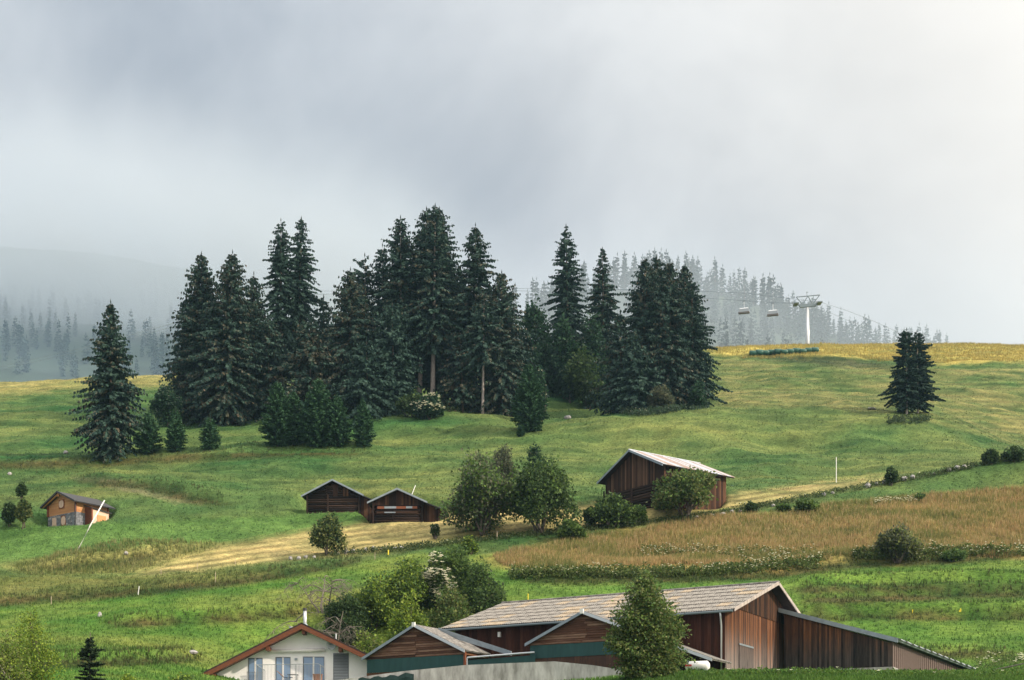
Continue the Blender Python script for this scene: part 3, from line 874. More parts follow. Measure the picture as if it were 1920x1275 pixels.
S(1131, 0, 468, 44, 'smaller tiered spruce right of the tall pointed one', 31, Y=303, group=g2, brown=.2, **{**TIER, 'shape': .72})
S(1208, 0, 486, 56, 'leftmost top of the dense right hand clump', 32, Y=272, group=g2, brown=.35, **DENSE)
S(1234, 0, 482, 52, 'second top from the left in the dense right hand clump', 33, Y=276, group=g2, brown=.35, **DENSE)
S(1257, 0, 490, 50, 'third top from the left in the dense right hand clump', 34, Y=270, group=g2, brown=.4, **DENSE)
S(1280, 0, 500, 46, 'fourth top from the left in the dense right hand clump', 35, Y=275, group=g2, brown=.3, bark='pale_bark', **{**DENSE, 'rough': .4})
S(1300, 0, 528, 36, 'rightmost spruce of the dense clump with boughs jutting right', 36, Y=272, group=g2, side=0.15, **{**TIER, 'crown': .05, 'shape': .5})
S(1165, 0, 590, 44, 'low spruce spreading from the left foot of the dense clump', 37, Y=270, group=g2, brown=.4, **FILL)
S(1190, 0, 640, 50, 'lowest spruce in front of the dense right hand clump', 38, Y=266, group=g2, **FILL)
S(1700, 776, 618, 26, 'left of the twin spruces standing alone on the right meadow', 39, group='twin spruces alone on the right meadow', bark='pale_bark', side=-0.15, **{**TIER, 'gap': .05, 'droop': .45, 'hang': .7, 'shape': .55, 'dens': .15, 'size': .95, 'step': .5})
S(1721, 775, 623, 25, 'right of the twin spruces standing alone on the right meadow', 40, Y=ground_at(1700, 776).y + 1.2, group='twin spruces alone on the right meadow', bark='pale_bark', side=0.3, **{**TIER, 'gap': .12, 'droop': .4, 'hang': .7, 'shape': .5, 'dens': .15, 'size': .95, 'step': .5})
YOUNG = dict(shape=0.7, droop=0.15, lift=0.3, dens=0.2, hang=0.3, crown=0.0, size=0.85, nb=10, step=0.42, rough=0.14, cols=YOUNG_S)
gy_ = 'young conifers in front of the copse'
for u, vb, vt, hw, lab in [
    (278, 851, 775, 28, 'young conifer touching the foot of the lone spruce'),
    (329, 847, 766, 21, 'slim young conifer second from the lone spruce'),
    (394, 842, 783, 23, 'smallest separate young conifer third from the lone spruce'),
    (520, 837, 716, 36, 'leftmost of the packed young conifers below the drooping twins'),
    (552, 836, 735, 34, 'second of the packed young conifers below the drooping twins'),
    (597, 838, 710, 42, 'tallest of the packed young conifers below the drooping twins'),
    (633, 837, 742, 30, 'rightmost of the packed young conifers below the drooping twins'),
    (682, 837, 750, 23, 'young conifer alone right of the packed row'),
    (993, 809, 684, 38, 'bluish young conifer at the edge of the grassy hollow'),
    (977, 819, 795, 9, 'tiny conifer seedling in front of the bluish young conifer')]:
    kk = dict(YOUNG)
    if hw < 15: kk.update(size=.4, step=.2, dens=.1)
    S(u, vb, vt, hw, lab, 300 + u, group=gy_, name='young_conifer', **kk)

# ---- leafy shrubs and trees on the slopes
bx = bush_px
bx(312, 0, 722, 36, 'dark leafy bush with pale leaf tips behind the lone spruce', 401, BLUG, Y=268, n=2600, leaf=.32, flowers=60, fsize=.22, fcol=(.3, .36, .28))
bx(806, 0, 737, 40, 'white flowering shrub at the foot of the copse', 402, BLUG, Y=263, n=3000, leaf=.3, flowers=330, fsize=.26)
bx(770, 0, 735, 30, 'plain dark shrub left of the white flowering one', 403, DKG, Y=264, n=1600, leaf=.3)
bx(1000, 0, 566, 42, 'round leafy tree left of the tall pointed spruce', 404, BLUG, Y=306, name='leafy_tree', n=3600, leaf=.42, k=7, lift=.4, cat='tree', stem_r=.22)
bx(1062, 0, 598, 46, 'dome shaped leafy tree in front of the tall pointed spruce', 405, BLUG, Y=298, name='leafy_tree', n=4200, leaf=.42, k=7, cat='tree', stem_r=.2)
bx(1112, 0, 588, 38, 'greener leafy tree under the smaller tiered spruce', 406, BLUG, Y=297, name='leafy_tree', n=3000, leaf=.42, k=6, cat='tree', stem_r=.2)
bx(1020, 0, 640, 44, 'low dark thicket along the top of the grassy hollow', 407, BLUG, Y=299, n=3000, leaf=.4)
bx(1100, 0, 655, 52, 'dark undergrowth between the hollow and the dense clump', 408, DKG, Y=291, n=3000, leaf=.4)
bx(1070, 756, 702, 22, 'single round dark bush in the grassy hollow', 409, BLUG, n=1500, leaf=.3)
bx(1308, 762, 712, 22, 'leafy bush at the right foot of the dense clump', 410, BLUG, Y=264, n=1500, leaf=.3)
bx(1240, 0, 720, 34, 'pale grey bush in front of the dense clump', 411, GREY, Y=263, n=1700, leaf=.3)
bx(1014, 0, 690, 18, 'small bush with white umbels behind the bluish conifer', 412, BLUG, Y=262, n=900, leaf=.28, flowers=40, fsize=.2)
bx(945, 0, 832, 28, 'grey willow bush on the slope behind the two big trees', 413, GREY, Y=215, n=1700, leaf=.2)
bx(1003, 0, 832, 17, 'small blue green bush behind the right big tree', 414, BLUG, Y=217, n=1000, leaf=.22)
TREE = dict(cat='tree', name='leafy_tree', n=9000, leaf=.24, stem_r=.17)
bx(903, 1004, 846, 80, 'larger left tree of the leafy pair below the huts, olive crown', 421, GRN + GREY, k=11, lift=.0, stems=7, **TREE)
bx(1012, 1000, 856, 76, 'right tree of the leafy pair, darker crown on forked trunks', 422, GRN + DKG, k=11, lift=.2, stems=7, **TREE)
bx(1284, 972, 878, 66, 'wide low tree on several stems in front of the big hay barn', 423, OLV + GRN, k=8, lift=.6, stems=8, **{**TREE, 'n': 7000})
bx(1146, 990, 922, 48, 'mounded dark shrub left of the wide low tree', 424, DKG + GRN, n=4200, leaf=.24, k=7)
bx(1110, 985, 950, 22, 'low end of the hedge left of the mounded shrub', 425, DKG, n=1300, leaf=.24)
bx(1196, 985, 944, 24, 'open wispy bush right of the mounded shrub', 426, GRN, n=900, leaf=.22, stems=7, stem_r=.05)
bx(1071, 1012, 973, 32, 'squat round bush at the lower left of the hedge line', 427, GRN, n=2400, leaf=.22)
bx(613, 1040, 962, 37, 'lone leafy bush at the stone line left of the hut meadow', 428, DKG + OLV, n=3000, leaf=.2, k=6, lift=.2, stems=6)
bx(816, 1012, 983, 10, 'little elder with white blossom standing clear on the straw strip', 429, DKG, n=700, leaf=.18, lift=.6, flowers=60, fsize=.14)
bx(880, 1040, 1003, 18, 'small light green bush below the leafy pair', 430, LIME + GRN, n=1100, leaf=.2)
bx(1683, 1056, 983, 50, 'spreading pale bush standing in the tall dry grass', 431, OLV + GREY, n=4200, leaf=.2, k=7, lift=.2, stems=6)
bx(1672, 911, 875, 15, 'dark bush growing between the wall stones', 432, DKG, n=900, leaf=.2)
bx(1858, 872, 842, 19, 'left dark bush at the upper right edge of the stone line', 433, DKG, n=1200, leaf=.22)
bx(1902, 866, 836, 28, 'right dark bush at the upper right edge of the stone line', 434, DKG, n=1800, leaf=.22)
bx(1410, 962, 940, 15, 'tiny bush on the green strip right of the wide low tree', 435, DKG, n=700, leaf=.18)
bx(1512, 960, 934, 30, 'low bush on the green strip above the dry grass', 436, GRN, n=1400, leaf=.2)
bx(1470, 960, 944, 18, 'flat weedy bush left of the low bush on the green strip', 437, GRN, n=700, leaf=.2)
bx(1724, 938, 924, 9, 'tiny round bush beside white flowers at the dry grass edge', 438, GRN, n=400, leaf=.18)
bx(1790, 1052, 1028, 26, 'low weedy bush right of the spreading pale bush', 439, GRN, n=1000, leaf=.2)
bx(18, 988, 942, 17, 'dark round tree at the left edge left of the chalet', 441, DKG, name='round_tree', cat='tree', n=1500, leaf=.2, lift=.5, stems=2)
bx(45, 992, 933, 18, 'pale topped round tree next to the chalet', 442, DKG + OLV, name='round_tree', cat='tree', n=1700, leaf=.2, lift=.3, stems=2)
bx(41, 935, 904, 12, 'small dark tree on the slope above the round trees', 443, DKG, name='round_tree', cat='tree', n=800, leaf=.22, lift=.3)

# ---- the thicket behind the white house and its dead tree
gth = 'shrubs of the thicket behind the white house'
def th(u, Y, vt, hw, lab, seed, cols, n, **k):
    return bush_px(u, 0, vt, hw, lab, seed, cols, Y=Y, n=n, leaf=.17, k=8, group=gth, **k)
th(700, 148, 1076, 62, 'lime green shrub in the middle of the thicket', 451, LIME + GRN, 6500)
th(770, 150, 1046, 62, 'tall green shrub left of the elder blossom', 452, LIME + GRN, 6500)
th(852, 152, 1022, 56, 'highest dark green shrub of the thicket behind the elder', 453, GRN, 6500)
th(822, 149.5, 1034, 40, 'elder covered in cream blossom in front of the highest shrub', 459, GRN + DKG, 4200, flowers=420, fsize=.26, fcol=(.84, .82, .68))
th(912, 148, 1052, 52, 'dark shrub at the right end of the thicket', 454, GRN + DKG, 6000)
th(840, 146, 1100, 62, 'olive shrub low in the right half of the thicket', 455, OLV + GRN, 5200)
th(765, 144, 1112, 46, 'yellow green shrub low in the middle of the thicket', 456, LIME, 4200)
th(650, 145, 1112, 52, 'dark shrub behind the dead tree', 457, DKG, 4800)
th(690, 138, 1178, 50, 'pale leaved low shrub above the white house roof', 458, LIME + OLV, 3000)
def dead_tree(loc, seed, H, label):
    t = empty('dead_tree', loc)
    r = random.Random(seed)
    mb = MB()
    def limb(p, d, ln, rad, lev):
        pts = [p]; q = p; dd = d.copy()
        n = 5
        for i in range(n):
            dd = (dd + Vector((r.gauss(0, .22), r.gauss(0, .22), r.gauss(0, .12) - (0.16 if lev >= 1 else 0.0)))).normalized()
            q = q + dd * ln / n
            pts.append(q)
        mb.tube(pts, [rad * (1 - .8 * i / n) for i in range(n + 1)], 5 if lev < 2 else 3, cap=False)
        if lev < 3:
            for i in range(6 if lev else 9):
                k = r.randint(2, n)
                a = r.uniform(0, 6.28)
                nd = (dd * .4 + Vector((math.cos(a), math.sin(a) * .6, r.uniform(-.3, .6) if lev == 0 else r.uniform(-.9, .2)))).normalized()
                limb(pts[k], nd, ln * r.uniform(.35, .6), rad * .42, lev + 1)
    limb(Vector((0, 0, -.3)), Vector((-.12, 0, 1)), H * .75, .16, 0)
    limb(Vector((.3, 0, -.3)), Vector((.35, 0, 1)), H * .7, .13, 0)
    limb(Vector((-.3, 0, -.3)), Vector((-.55, 0, .9)), H * .7, .12, 0)
    mb.build('trunk_and_branches', M['dead_wood'], t)
    return tag(t, label, 'tree')
p = on_ground(632, 141); dead_tree(p, 5, 9.0, 'bare dead tree with drooping grey twigs above the white house')
p = on_ground(606, 150); dead_tree(p, 9, 6.5, 'small pale dead tree left of the thicket')

# ---- plants at the bottom edge
Sp = on_ground(168, 104)
spruce('young_spruce', Sp, (VH - 1186) * 104 / FPX - Sp.z, 34 * 104 / FPX, 'young black green spruce at the bottom left corner', None, 61, cols=((.014, .03, .014), (.03, .055, .022)), shape=.8, droop=.25, lift=.25, dens=.1, size=.42, step=.3, nb=7, crown=.02, hang=.4, rough=.35)
bush_px(8, 0, 1184, 66, 'sparse birch scrub with white stems at the bottom left corner', 462, OLV + LIME, Y=96, name='birch_scrub', n=5200, leaf=.10, k=8, stems=9, stem_r=.05, bark='pale_bark')
bush_px(240, 0, 1262, 34, 'low yellow green shrub at the bottom edge left of the house', 463, LIME, Y=101, n=1500, leaf=.12)
bush_px(345, 0, 1262, 44, 'low garden shrub beside the left eave of the white house', 464, LIME + GRN, Y=103, n=1800, leaf=.12)
def birch_lobes(w, h):
    r = random.Random(3)
    L_ = [(0, 0, h * .93, w * .11, w * .11, h * .085), (-.02 * w, 0, h * .8, w * .23, w * .22, h * .12), (.05 * w, 0, h * .66, w * .33, w * .3, h * .13),
          (-.1 * w, 0, h * .52, w * .36, w * .32, h * .14), (.14 * w, 0, h * .42, w * .38, w * .33, h * .13), (-.12 * w, 0, h * .30, w * .36, w * .33, h * .13),
          (.12 * w, 0, h * .2, w * .4, w * .34, h * .13), (.38 * w, 0, h * .5, w * .17, w * .15, h * .06), (-.4 * w, 0, h * .38, w * .14, w * .14, h * .09), (0, 0, h * .1, w * .36, w * .3, h * .1)]
    return L_
bush_px(58, 0, 1140, 50, 'yellow green feathery tree at the bottom left', 466, LIME, Y=99, name='feathery_tree', cat='tree', n=7000, leaf=.085, lobes=birch_lobes, stems=4, stem_r=.06)
bush_px(1210, 0, 1074, 66, 'bushy birch standing in front of the cattle barn', 465, GRN + OLV, Y=98, name='birch_tree', cat='birch', n=15000, leaf=.125, lobes=birch_lobes, stems=5, stem_r=.08, bark='pale_bark')

# ------------------------------------------------------------------ building materials
M['plank_dark'] = wood('weathered_planks', (0.0149, 0.0093, 0.0081), (0.0434, 0.0211, 0.0136), (0.1364, 0.0682, 0.0372), (6, 6, 0.7))
M['plank_grey'] = wood('greyed_planks', (0.0182, 0.0119, 0.0098), (0.0546, 0.0294, 0.0196), (0.168, 0.0945, 0.0595), (6, 6, 0.6))
M['plank_gable'] = wood('rain_greyed_planks', (0.0192, 0.0104, 0.008), (0.08, 0.0336, 0.0176), (0.264, 0.12, 0.06), (6, 6, 0.6), per=.38, worn=(1.0, 4.6, (0.05, 0.044, 0.044), (0.29, 0.25, 0.235)))
M['plank_black'] = wood('blackened_planks', (0.018, 0.014, 0.014), (0.055, 0.036, 0.03), (0.20, 0.09, 0.045), (6, 6, 0.6), per=0.6)
M['plank_ext'] = wood('sooty_planks', (0.015, 0.009, 0.0075), (0.0638, 0.0285, 0.0165), (0.225, 0.1013, 0.0488), (6, 6, 0.6), per=0.36, worn=(2.4, 5.0, (0.010, 0.010, 0.011), (0.10, 0.085, 0.08)))
M['plank_red'] = wood('dark_red_planks', (0.0208, 0.008, 0.0064), (0.048, 0.0176, 0.012), (0.104, 0.044, 0.028), (6, 6, 0.6), per=.35)
M['clap'] = wood('weathered_clapboards', (0.0298, 0.017, 0.0136), (0.1062, 0.051, 0.0323), (0.306, 0.1997, 0.1403), (0.9, 8, 8), per=.4)
M['log'] = wood('old_logs', (0.0096, 0.0072, 0.0072), (0.027, 0.0168, 0.0138), (0.078, 0.045, 0.0312), (0.8, 7, 7))
M['larch'] = wood('fresh_larch_boards', (0.42, 0.20, 0.09), (0.54, 0.28, 0.13), (0.62, 0.36, 0.19), (0.8, 8, 8), per=0.4)
M['shutter'] = plain('pale_shutters', (0.62, 0.45, 0.34), 0.7, var=0.1)
M['redwood'] = plain('stained_posts', (0.20, 0.065, 0.03), 0.6, var=0.25, scale=4)
M['rafter'] = plain('stained_rafters', (0.135, 0.045, 0.02), 0.55, var=0.3, scale=3, stretch=(1, 1, 4))
M['render'] = plain('white_render', (0.9, 0.9, 0.91), 0.85, var=0.04, scale=1.2)
M['slate'] = plain('dark_roofing', (0.045, 0.045, 0.05), 0.6, var=0.35, scale=4, bump=0.02)
M['tile'] = plain('brown_black_tiles', (0.05, 0.035, 0.032), 0.6, var=0.35, scale=5)
M['eternit'] = plain('lichen_fibre_cement', (0.17, 0.162, 0.152), 0.9, var=0.6, scale=2.4, bump=0.02, c2=(0.32, 0.305, 0.285))
M['eternit_l'] = plain('rusty_lichen_sheet', (0.24, 0.165, 0.085), 0.9, var=0.35, scale=1.3, c2=(0.40, 0.36, 0.30))
M['tin'] = plain('bright_sheet_metal', (0.52, 0.55, 0.60), 0.35, 0.6, var=0.2, scale=2)
M['tin_rust'] = plain('rust_stained_sheet', (0.36, 0.20, 0.15), 0.6, 0.0, var=0.35, scale=1.6, c2=(0.55, 0.47, 0.43), stretch=(0.6, 2, 2))
M['zinc'] = plain('zinc_flashing', (0.28, 0.33, 0.37), 0.45, 0.5, var=0.15, scale=2)
M['gutter'] = plain('grey_gutter', (0.17, 0.215, 0.24), 0.45, 0.3)
M['pipe'] = plain('galvanised_pipe', (0.62, 0.65, 0.68), 0.35, 0.5)
M['green_net'] = plain('green_windbreak_net', (0.022, 0.068, 0.068), 0.75, var=0.14, scale=1.5, stretch=(1, 1, .3))
M['concrete'] = plain('stained_concrete', (0.36, 0.35, 0.33), 0.9, var=0.5, scale=1.6, bump=0.01, stretch=(0.9, 0.9, 0.25), c2=(0.58, 0.58, 0.57))
M['clad'] = plain('brown_metal_cladding', (0.13, 0.095, 0.085), 0.5, 0.1, var=0.12)
M['white'] = plain('white_paint', (0.78, 0.78, 0.77), 0.5)
M['glass'] = plain('window_glass', (0.15, 0.26, 0.44), 0.08, 0.0, spec=0.9)
M['louvre'] = plain('grey_blue_louvres', (0.115, 0.14, 0.165), 0.5)
M['rail'] = plain('grey_railing', (0.26, 0.29, 0.31), 0.4, 0.5)
M['tarp'] = plain('black_green_tarp', (0.012, 0.035, 0.032), 0.5, var=0.3)
M['stone_wall'] = plain('dry_stone', (0.17, 0.18, 0.20), 0.9, var=0.5, scale=3, bump=0.03)
M['yellow'] = plain('yellow_marker', (0.75, 0.60, 0.04), 0.5)
M['blue_cloth'] = plain('blue_cushion', (0.05, 0.10, 0.22), 0.8)
M['terracotta'] = plain('terracotta', (0.34, 0.16, 0.10), 0.8)
M['red_paint'] = plain('red_paint', (0.45, 0.05, 0.04), 0.5)
M['beam'] = plain('pale_post_wood', (0.40, 0.33, 0.25), 0.8, var=0.2)

def boards_v(parent, mat, x0, x1, y, zb, ztop, w=0.2, t=0.03, seed=0, name='wall_board', axis='x', zjit=0.0):
    """a row of upright boards, each an object; ztop(x) gives the board's head; axis x: wall at y, axis y: wall at x=y"""
    r = random.Random(seed)
    n = max(1, int(round((x1 - x0) / w))); w = (x1 - x0) / n
    for i in range(n):
        a = x0 + i * w + 0.006; b_ = x0 + (i + 1) * w - 0.006
        d = r.uniform(0, 0.022); zb_ = zb + r.uniform(0, zjit)
        za, zc = ztop(a), ztop(b_)
        if max(za, zc) - zb_ < 0.05: continue
        za, zc = max(za, zb_ + .02), max(zc, zb_ + .02)
        if axis == 'x':
            y0, y1 = y - t - d, y
            p = [(a, y0, zb_), (b_, y0, zb_), (b_, y1, zb_), (a, y1, zb_), (a, y0, za), (b_, y0, zc), (b_, y1, zc), (a, y1, za)]
        else:
            y0, y1 = y - t - d, y
            p = [(y0, a, zb_), (y1, a, zb_), (y1, b_, zb_), (y0, b_, zb_), (y0, a, za), (y1, a, za), (y1, b_, zc), (y0, b_, zc)]
        MB().hexa(p).build(name, mat, parent)

def boards_h(parent, mat, z0, z1, y, xr, h=0.25, t=0.04, seed=0, name='wall_board', tilt=0.0, overlap=0.0, split=None):
    """horizontal boards or logs in the wall plane y; xr(z) gives (x0, x1)"""
    r = random.Random(seed)
    n = max(1, int(round((z1 - z0) / h))); h = (z1 - z0) / n
    for i in range(n):
        a = z0 + i * h; b_ = a + h
        l0, r0 = xr(a + .01); l1, r1 = xr(b_ - .01)
        if r0 - l0 < .15: continue
        d = r.uniform(0, .03)
        cuts = [(0.0, 1.0)] if not split else [(0.0, split + r.uniform(-.03, .03)), None]
        if split: cuts[1] = (cuts[0][1] + .004, 1.0)
        for f0, f1 in cuts:
            A0 = l0 + (r0 - l0) * f0; A1 = l0 + (r0 - l0) * f1
            B0 = l1 + (r1 - l1) * f0; B1 = l1 + (r1 - l1) * f1
            if f1 == 1.0 and f0 == 0.0: pass
            g = 0.012
            y0 = y - t - d
            MB().hexa([(A0, y0 - tilt, a + g - overlap), (A1, y0 - tilt, a + g - overlap), (A1, y, a + g), (A0, y, a + g), (B0, y0, b_ - g), (B1, y0, b_ - g), (B1, y, b_ - g), (B0, y, b_ - g)]).build(name, mat, parent)

def log_course(parent, mat, z0, z1, y, x0, x1, h, seed, name='log'):
    r = random.Random(seed)
    n = max(1, int(round((z1 - z0) / h))); h = (z1 - z0) / n
    for i in range(n):
        zc = z0 + (i + .5) * h; rr = h * .47
        e0, e1 = x0 - r.uniform(.0, .12), x1 + r.uniform(.0, .12)
        MB().tube([(e0, y, zc), ((e0 + e1) / 2, y - r.uniform(-.02, .04), zc + r.uniform(-.02, .02)), (e1, y, zc)], [rr, rr * r.uniform(.92, 1.05), rr], 8).build(name, mat, parent, smooth=True)

def corrugated(w, ln, waves, amp, t=0.012):
    """a corrugated sheet lying in x (across), y (down the slope), its own small mesh"""
    n = waves * 4
    V = []; F = []
    for i in range(n + 1):
        x = w * i / n; z = amp * math.cos(2 * math.pi * waves * i / n)
        V += [(x, 0, z), (x, ln, z)]
    for i in range(n):
        F.append((2 * i, 2 * i + 2, 2 * i + 3, 2 * i + 1))
    b0 = len(V)
    for i in range(n + 1):                 # lower lip so that the sheet's end shows
        x = w * i / n; z = amp * math.cos(2 * math.pi * waves * i / n)
        V += [(x, 0, z - t - .01)]
    for i in range(n):
        F.append((2 * i, b0 + i, b0 + i + 1, 2 * i + 2))
    return V, F

def sheet_roof(parent, org, ux, uy, W, Ln, cols_, rows_, waves, amp, mats, seed, name='roof_sheet', lap=0.12, weights=None):
    """sheets laid in courses on a slope: org = eave corner, ux along the eave, uy up the slope; one object per sheet"""
    r = random.Random(seed)
    ux = Vector(ux).normalized(); uy = Vector(uy).normalized(); uz = ux.cross(uy).normalized()
    w = W / cols_; ln = Ln / rows_
    V, F = corrugated(w + .02, ln + lap, waves, amp)
    meshes = [mk(name, V, F, m, link=False, smooth=False) for m in mats]
    for j in range(rows_):
        for i in range(cols_):
            k = r.choices(range(len(mats)), weights)[0]
            o = bpy.data.objects.new(name, meshes[k]); col.objects.link(o); o.parent = parent
            p = Vector(org) + ux * (i * w) + uy * (j * ln) + uz * (0.035 + r.uniform(-.006, .012))
            tl = 0.06 / (ln + lap)
            uyy = (uy - uz * tl).normalized(); uzz = ux.cross(uyy).normalized()
            m4 = Matrix(((ux.x, uyy.x, uzz.x, p.x), (ux.y, uyy.y, uzz.y, p.y), (ux.z, uyy.z, uzz.z, p.z), (0, 0, 0, 1)))
            m4 = m4 @ Matrix.Translation((0, 0, 0.03))
            o.matrix_basis = m4

# ------------------------------------------------------------------ the big cattle barn
# local x = across the gable (away to the right), y = along the ridge (away to the left), z up; foot at the near gable corner
BO = Vector((18.35, 110.0, 0)); g_ = Vector((.486, .874, 0)); l_ = Vector((-.874, .486, 0))
zb0 = 9.0
barn = empty('cattle_barn', (BO.x, BO.y, zb0), math.atan2(g_.y, g_.x))
tag(barn, 'long dark timber cattle barn with lichen grey corrugated roof and side wings', 'barn')
EV, RG, HW, LB = 14.39 - zb0, 18.1 - zb0, 11.6, 28.5          # eave, ridge, half width, roof length
slope = (RG - EV) / HW
ox_, oy_ = 0.7, 1.1
WH = lambda x: EV - .12 + slope * (x if x < HW else 2 * HW - x)
# wall cores behind the boards
MB().prism_y([(ox_ + .1, -1), (2 * HW - ox_, -1), (2 * HW - ox_, WH(ox_) - .15), (HW, WH(HW) - .2), (ox_ + .1, WH(ox_) - .15)], oy_ + .06, LB - oy_).build('wall', M['plank_red'], barn)
boards_v(barn, M['plank_gable'], ox_, 17.6, oy_, 0.0, lambda x: min(WH(x), 6.0 + .05 * x), w=.2, seed=2, zjit=.1)
# upper gable boards step out over the lower ones
boards_v(barn, M['plank_dark'], ox_ + 2.5, 17.6, oy_ - .06, 5.95, lambda x: WH(x), w=.2, seed=3)
boards_v(barn, M['plank_red'], oy_, LB - oy_, ox_, 0.0, lambda y: EV - .1, w=.3, seed=4, axis='y')
MB().box(4.1, 7.6, oy_ - .1, oy_ - .065, .05, 2.9).build('barn_door', M['plank_gable'], barn)
MB().box(4.0, 7.7, oy_ - .14, oy_ - .102, 2.9, 3.05).build('door_rail', M['zinc'], barn)
# roof
rl = math.hypot(HW, RG - EV)
upl = Vector((HW, 0, RG - EV)).normalized(); upr = Vector((-HW, 0, RG - EV)).normalized()
MB().slab((0, 0, EV), (HW, 0, RG), (HW, LB, RG), (0, LB, EV), .1).build('roof_deck', M['plank_black'], barn)
MB().slab((HW, 0, RG), (2 * HW, 0, EV), (2 * HW, LB, EV), (HW, LB, RG), .1).build('roof_deck', M['plank_black'], barn)
sheet_roof(barn, (-.12, LB, EV), (0, -1, 0), upl, LB, rl + .1, 26, 7, 5, .035, [M['eternit'], M['eternit_l']], 5, weights=[.78, .22])
sheet_roof(barn, (2 * HW + .12, 0, EV), (0, 1, 0), upr, LB, rl + .1, 13, 3, 5, .035, [M['eternit'], M['eternit_l']], 6, weights=[.8, .2])
MB().tube([(HW, -.1, RG + .09), (HW, LB + .1, RG + .09)], .13, 8).build('ridge_cap', M['eternit'], barn)
MB().hexa([(-.12, -.08, EV - .14), (HW, -.08, RG - .16), (HW, .0, RG - .16), (-.12, .0, EV - .14), (-.12, -.08, EV + .14), (HW, -.08, RG + .16), (HW, .0, RG + .16), (-.12, .0, EV + .14)]).build('barge_board', M['pale_bark'], barn)
MB().hexa([(HW + .002, -.08, RG - .16), (2 * HW, -.08, EV - .14), (2 * HW, .0, EV - .14), (HW + .002, .0, RG - .16), (HW + .002, -.08, RG + .16), (2 * HW, -.08, EV + .14), (2 * HW, .0, EV + .14), (HW + .002, .0, RG + .16)]).build('barge_board', M['pale_bark'], barn)
gt = MB().tube([(-.16, .1, EV - .1), (-.16, LB - .1, EV - .14)], .1, 8).build('gutter', M['gutter'], barn)
MB().tube([(-.14, 1.2, EV - .15), (-.02, 1.2, EV - .55), (ox_ - .14, 1.35, EV - 1.25), (ox_ - .14, 1.35, .3)], .075, 8).build('downpipe', M['pipe'], barn, smooth=True)
for yy in (16.5, 22.5):
    MB().box(ox_ - .3, ox_ - .04, yy, yy + .22, EV - 1.0, EV - .55).build('wall_lamp', M['white'], barn)

# mono-pitch extension on the gable side, given by its roof corners (world -> barn local)
inv = barn.matrix_basis.inverted() if False else (Matrix.Translation(barn.location) @ Matrix.Rotation(barn.rotation_euler.z, 4, 'Z')).inverted()
W2L = lambda p: inv @ Vector(p)
eA, eB, eC = W2L((24.6, 123.0, 16.15)), W2L((34.1, 117.8, 12.78)), W2L((46.3, 130.0, 10.75))
eD = eA + (eC - eB)
MB().slab(eA, eB, eC, eD, .16).build('extension_roof', M['zinc'], barn)
exu = (eC - eB).normalized(); eyu = (eA - eB).normalized()
sheet_roof(barn, eB - eyu * .25, exu, eyu, (eC - eB).length, (eA - eB).length + .2, 15, 3, 4, .05, [M['tin']], 8)
MB().hexa([eB - Vector((0, 0, .3)) - exu * .06, eA - Vector((0, 0, .3)) - exu * .06, eA - Vector((0, 0, .3)) , eB - Vector((0, 0, .3)), eB + Vector((0, 0, .1)) - exu * .06, eA + Vector((0, 0, .1)) - exu * .06, eA + Vector((0, 0, .1)), eB + Vector((0, 0, .1))]).build('fascia', M['zinc'], barn)
# its front wall: upright boards between roof edge and a concrete plinth
fa = W2L((25.1, 122.9, 0)); fb = W2L((33.7, 118.2, 0)); fa.z = fb.z = 0
dirf = (fb - fa); Lf = dirf.length; dirf.normalize(); nf = Vector((dirf.y, -dirf.x, 0))
if nf.dot(W2L((0, 0, 0)) - fa) < 0: nf = -nf
za_, zb_ = eA.z - .32, eB.z - .32
n = 54
r = random.Random(12)
for i in range(n):
    a = fa + dirf * (Lf * i / n + .006); b2 = fa + dirf * (Lf * (i + 1) / n - .006)
    o_ = nf * r.uniform(.03, .055)
    h0 = za_ + (zb_ - za_) * i / n; h1 = za_ + (zb_ - za_) * (i + 1) / n
    z0 = 1.45 + r.uniform(-.05, .05)
    up = Vector((0, 0, 1))
    MB().hexa([a + o_ + up * z0, b2 + o_ + up * z0, b2 + up * z0, a + up * z0, a + o_ + up * h0, b2 + o_ + up * h1, b2 + up * h1, a + up * h0]).build('extension_board', M['plank_ext'], barn)
up = Vector((0, 0, 1))
ex2 = Vector((exu.x, exu.y, 0)).normalized()
MB().hexa([fa - up, fb - up, fb + ex2 * .2 - up, fa + ex2 * .2 - up, fa + up * (za_ - .05), fb + up * (zb_ - .05), fb + ex2 * .2 + up * (zb_ - .05), fa + ex2 * .2 + up * (za_ - .05)]).build('extension_wall', M['plank_black'], barn)
MB().hexa([fa + nf * .1 - up, fb + nf * .1 - up, fb + nf * .0 - up, fa - up, fa + nf * .1 + up * 1.4, fb + nf * .1 + up * 1.4, fb + up * 1.4, fa + up * 1.4]).build('plinth', M['concrete'], barn)
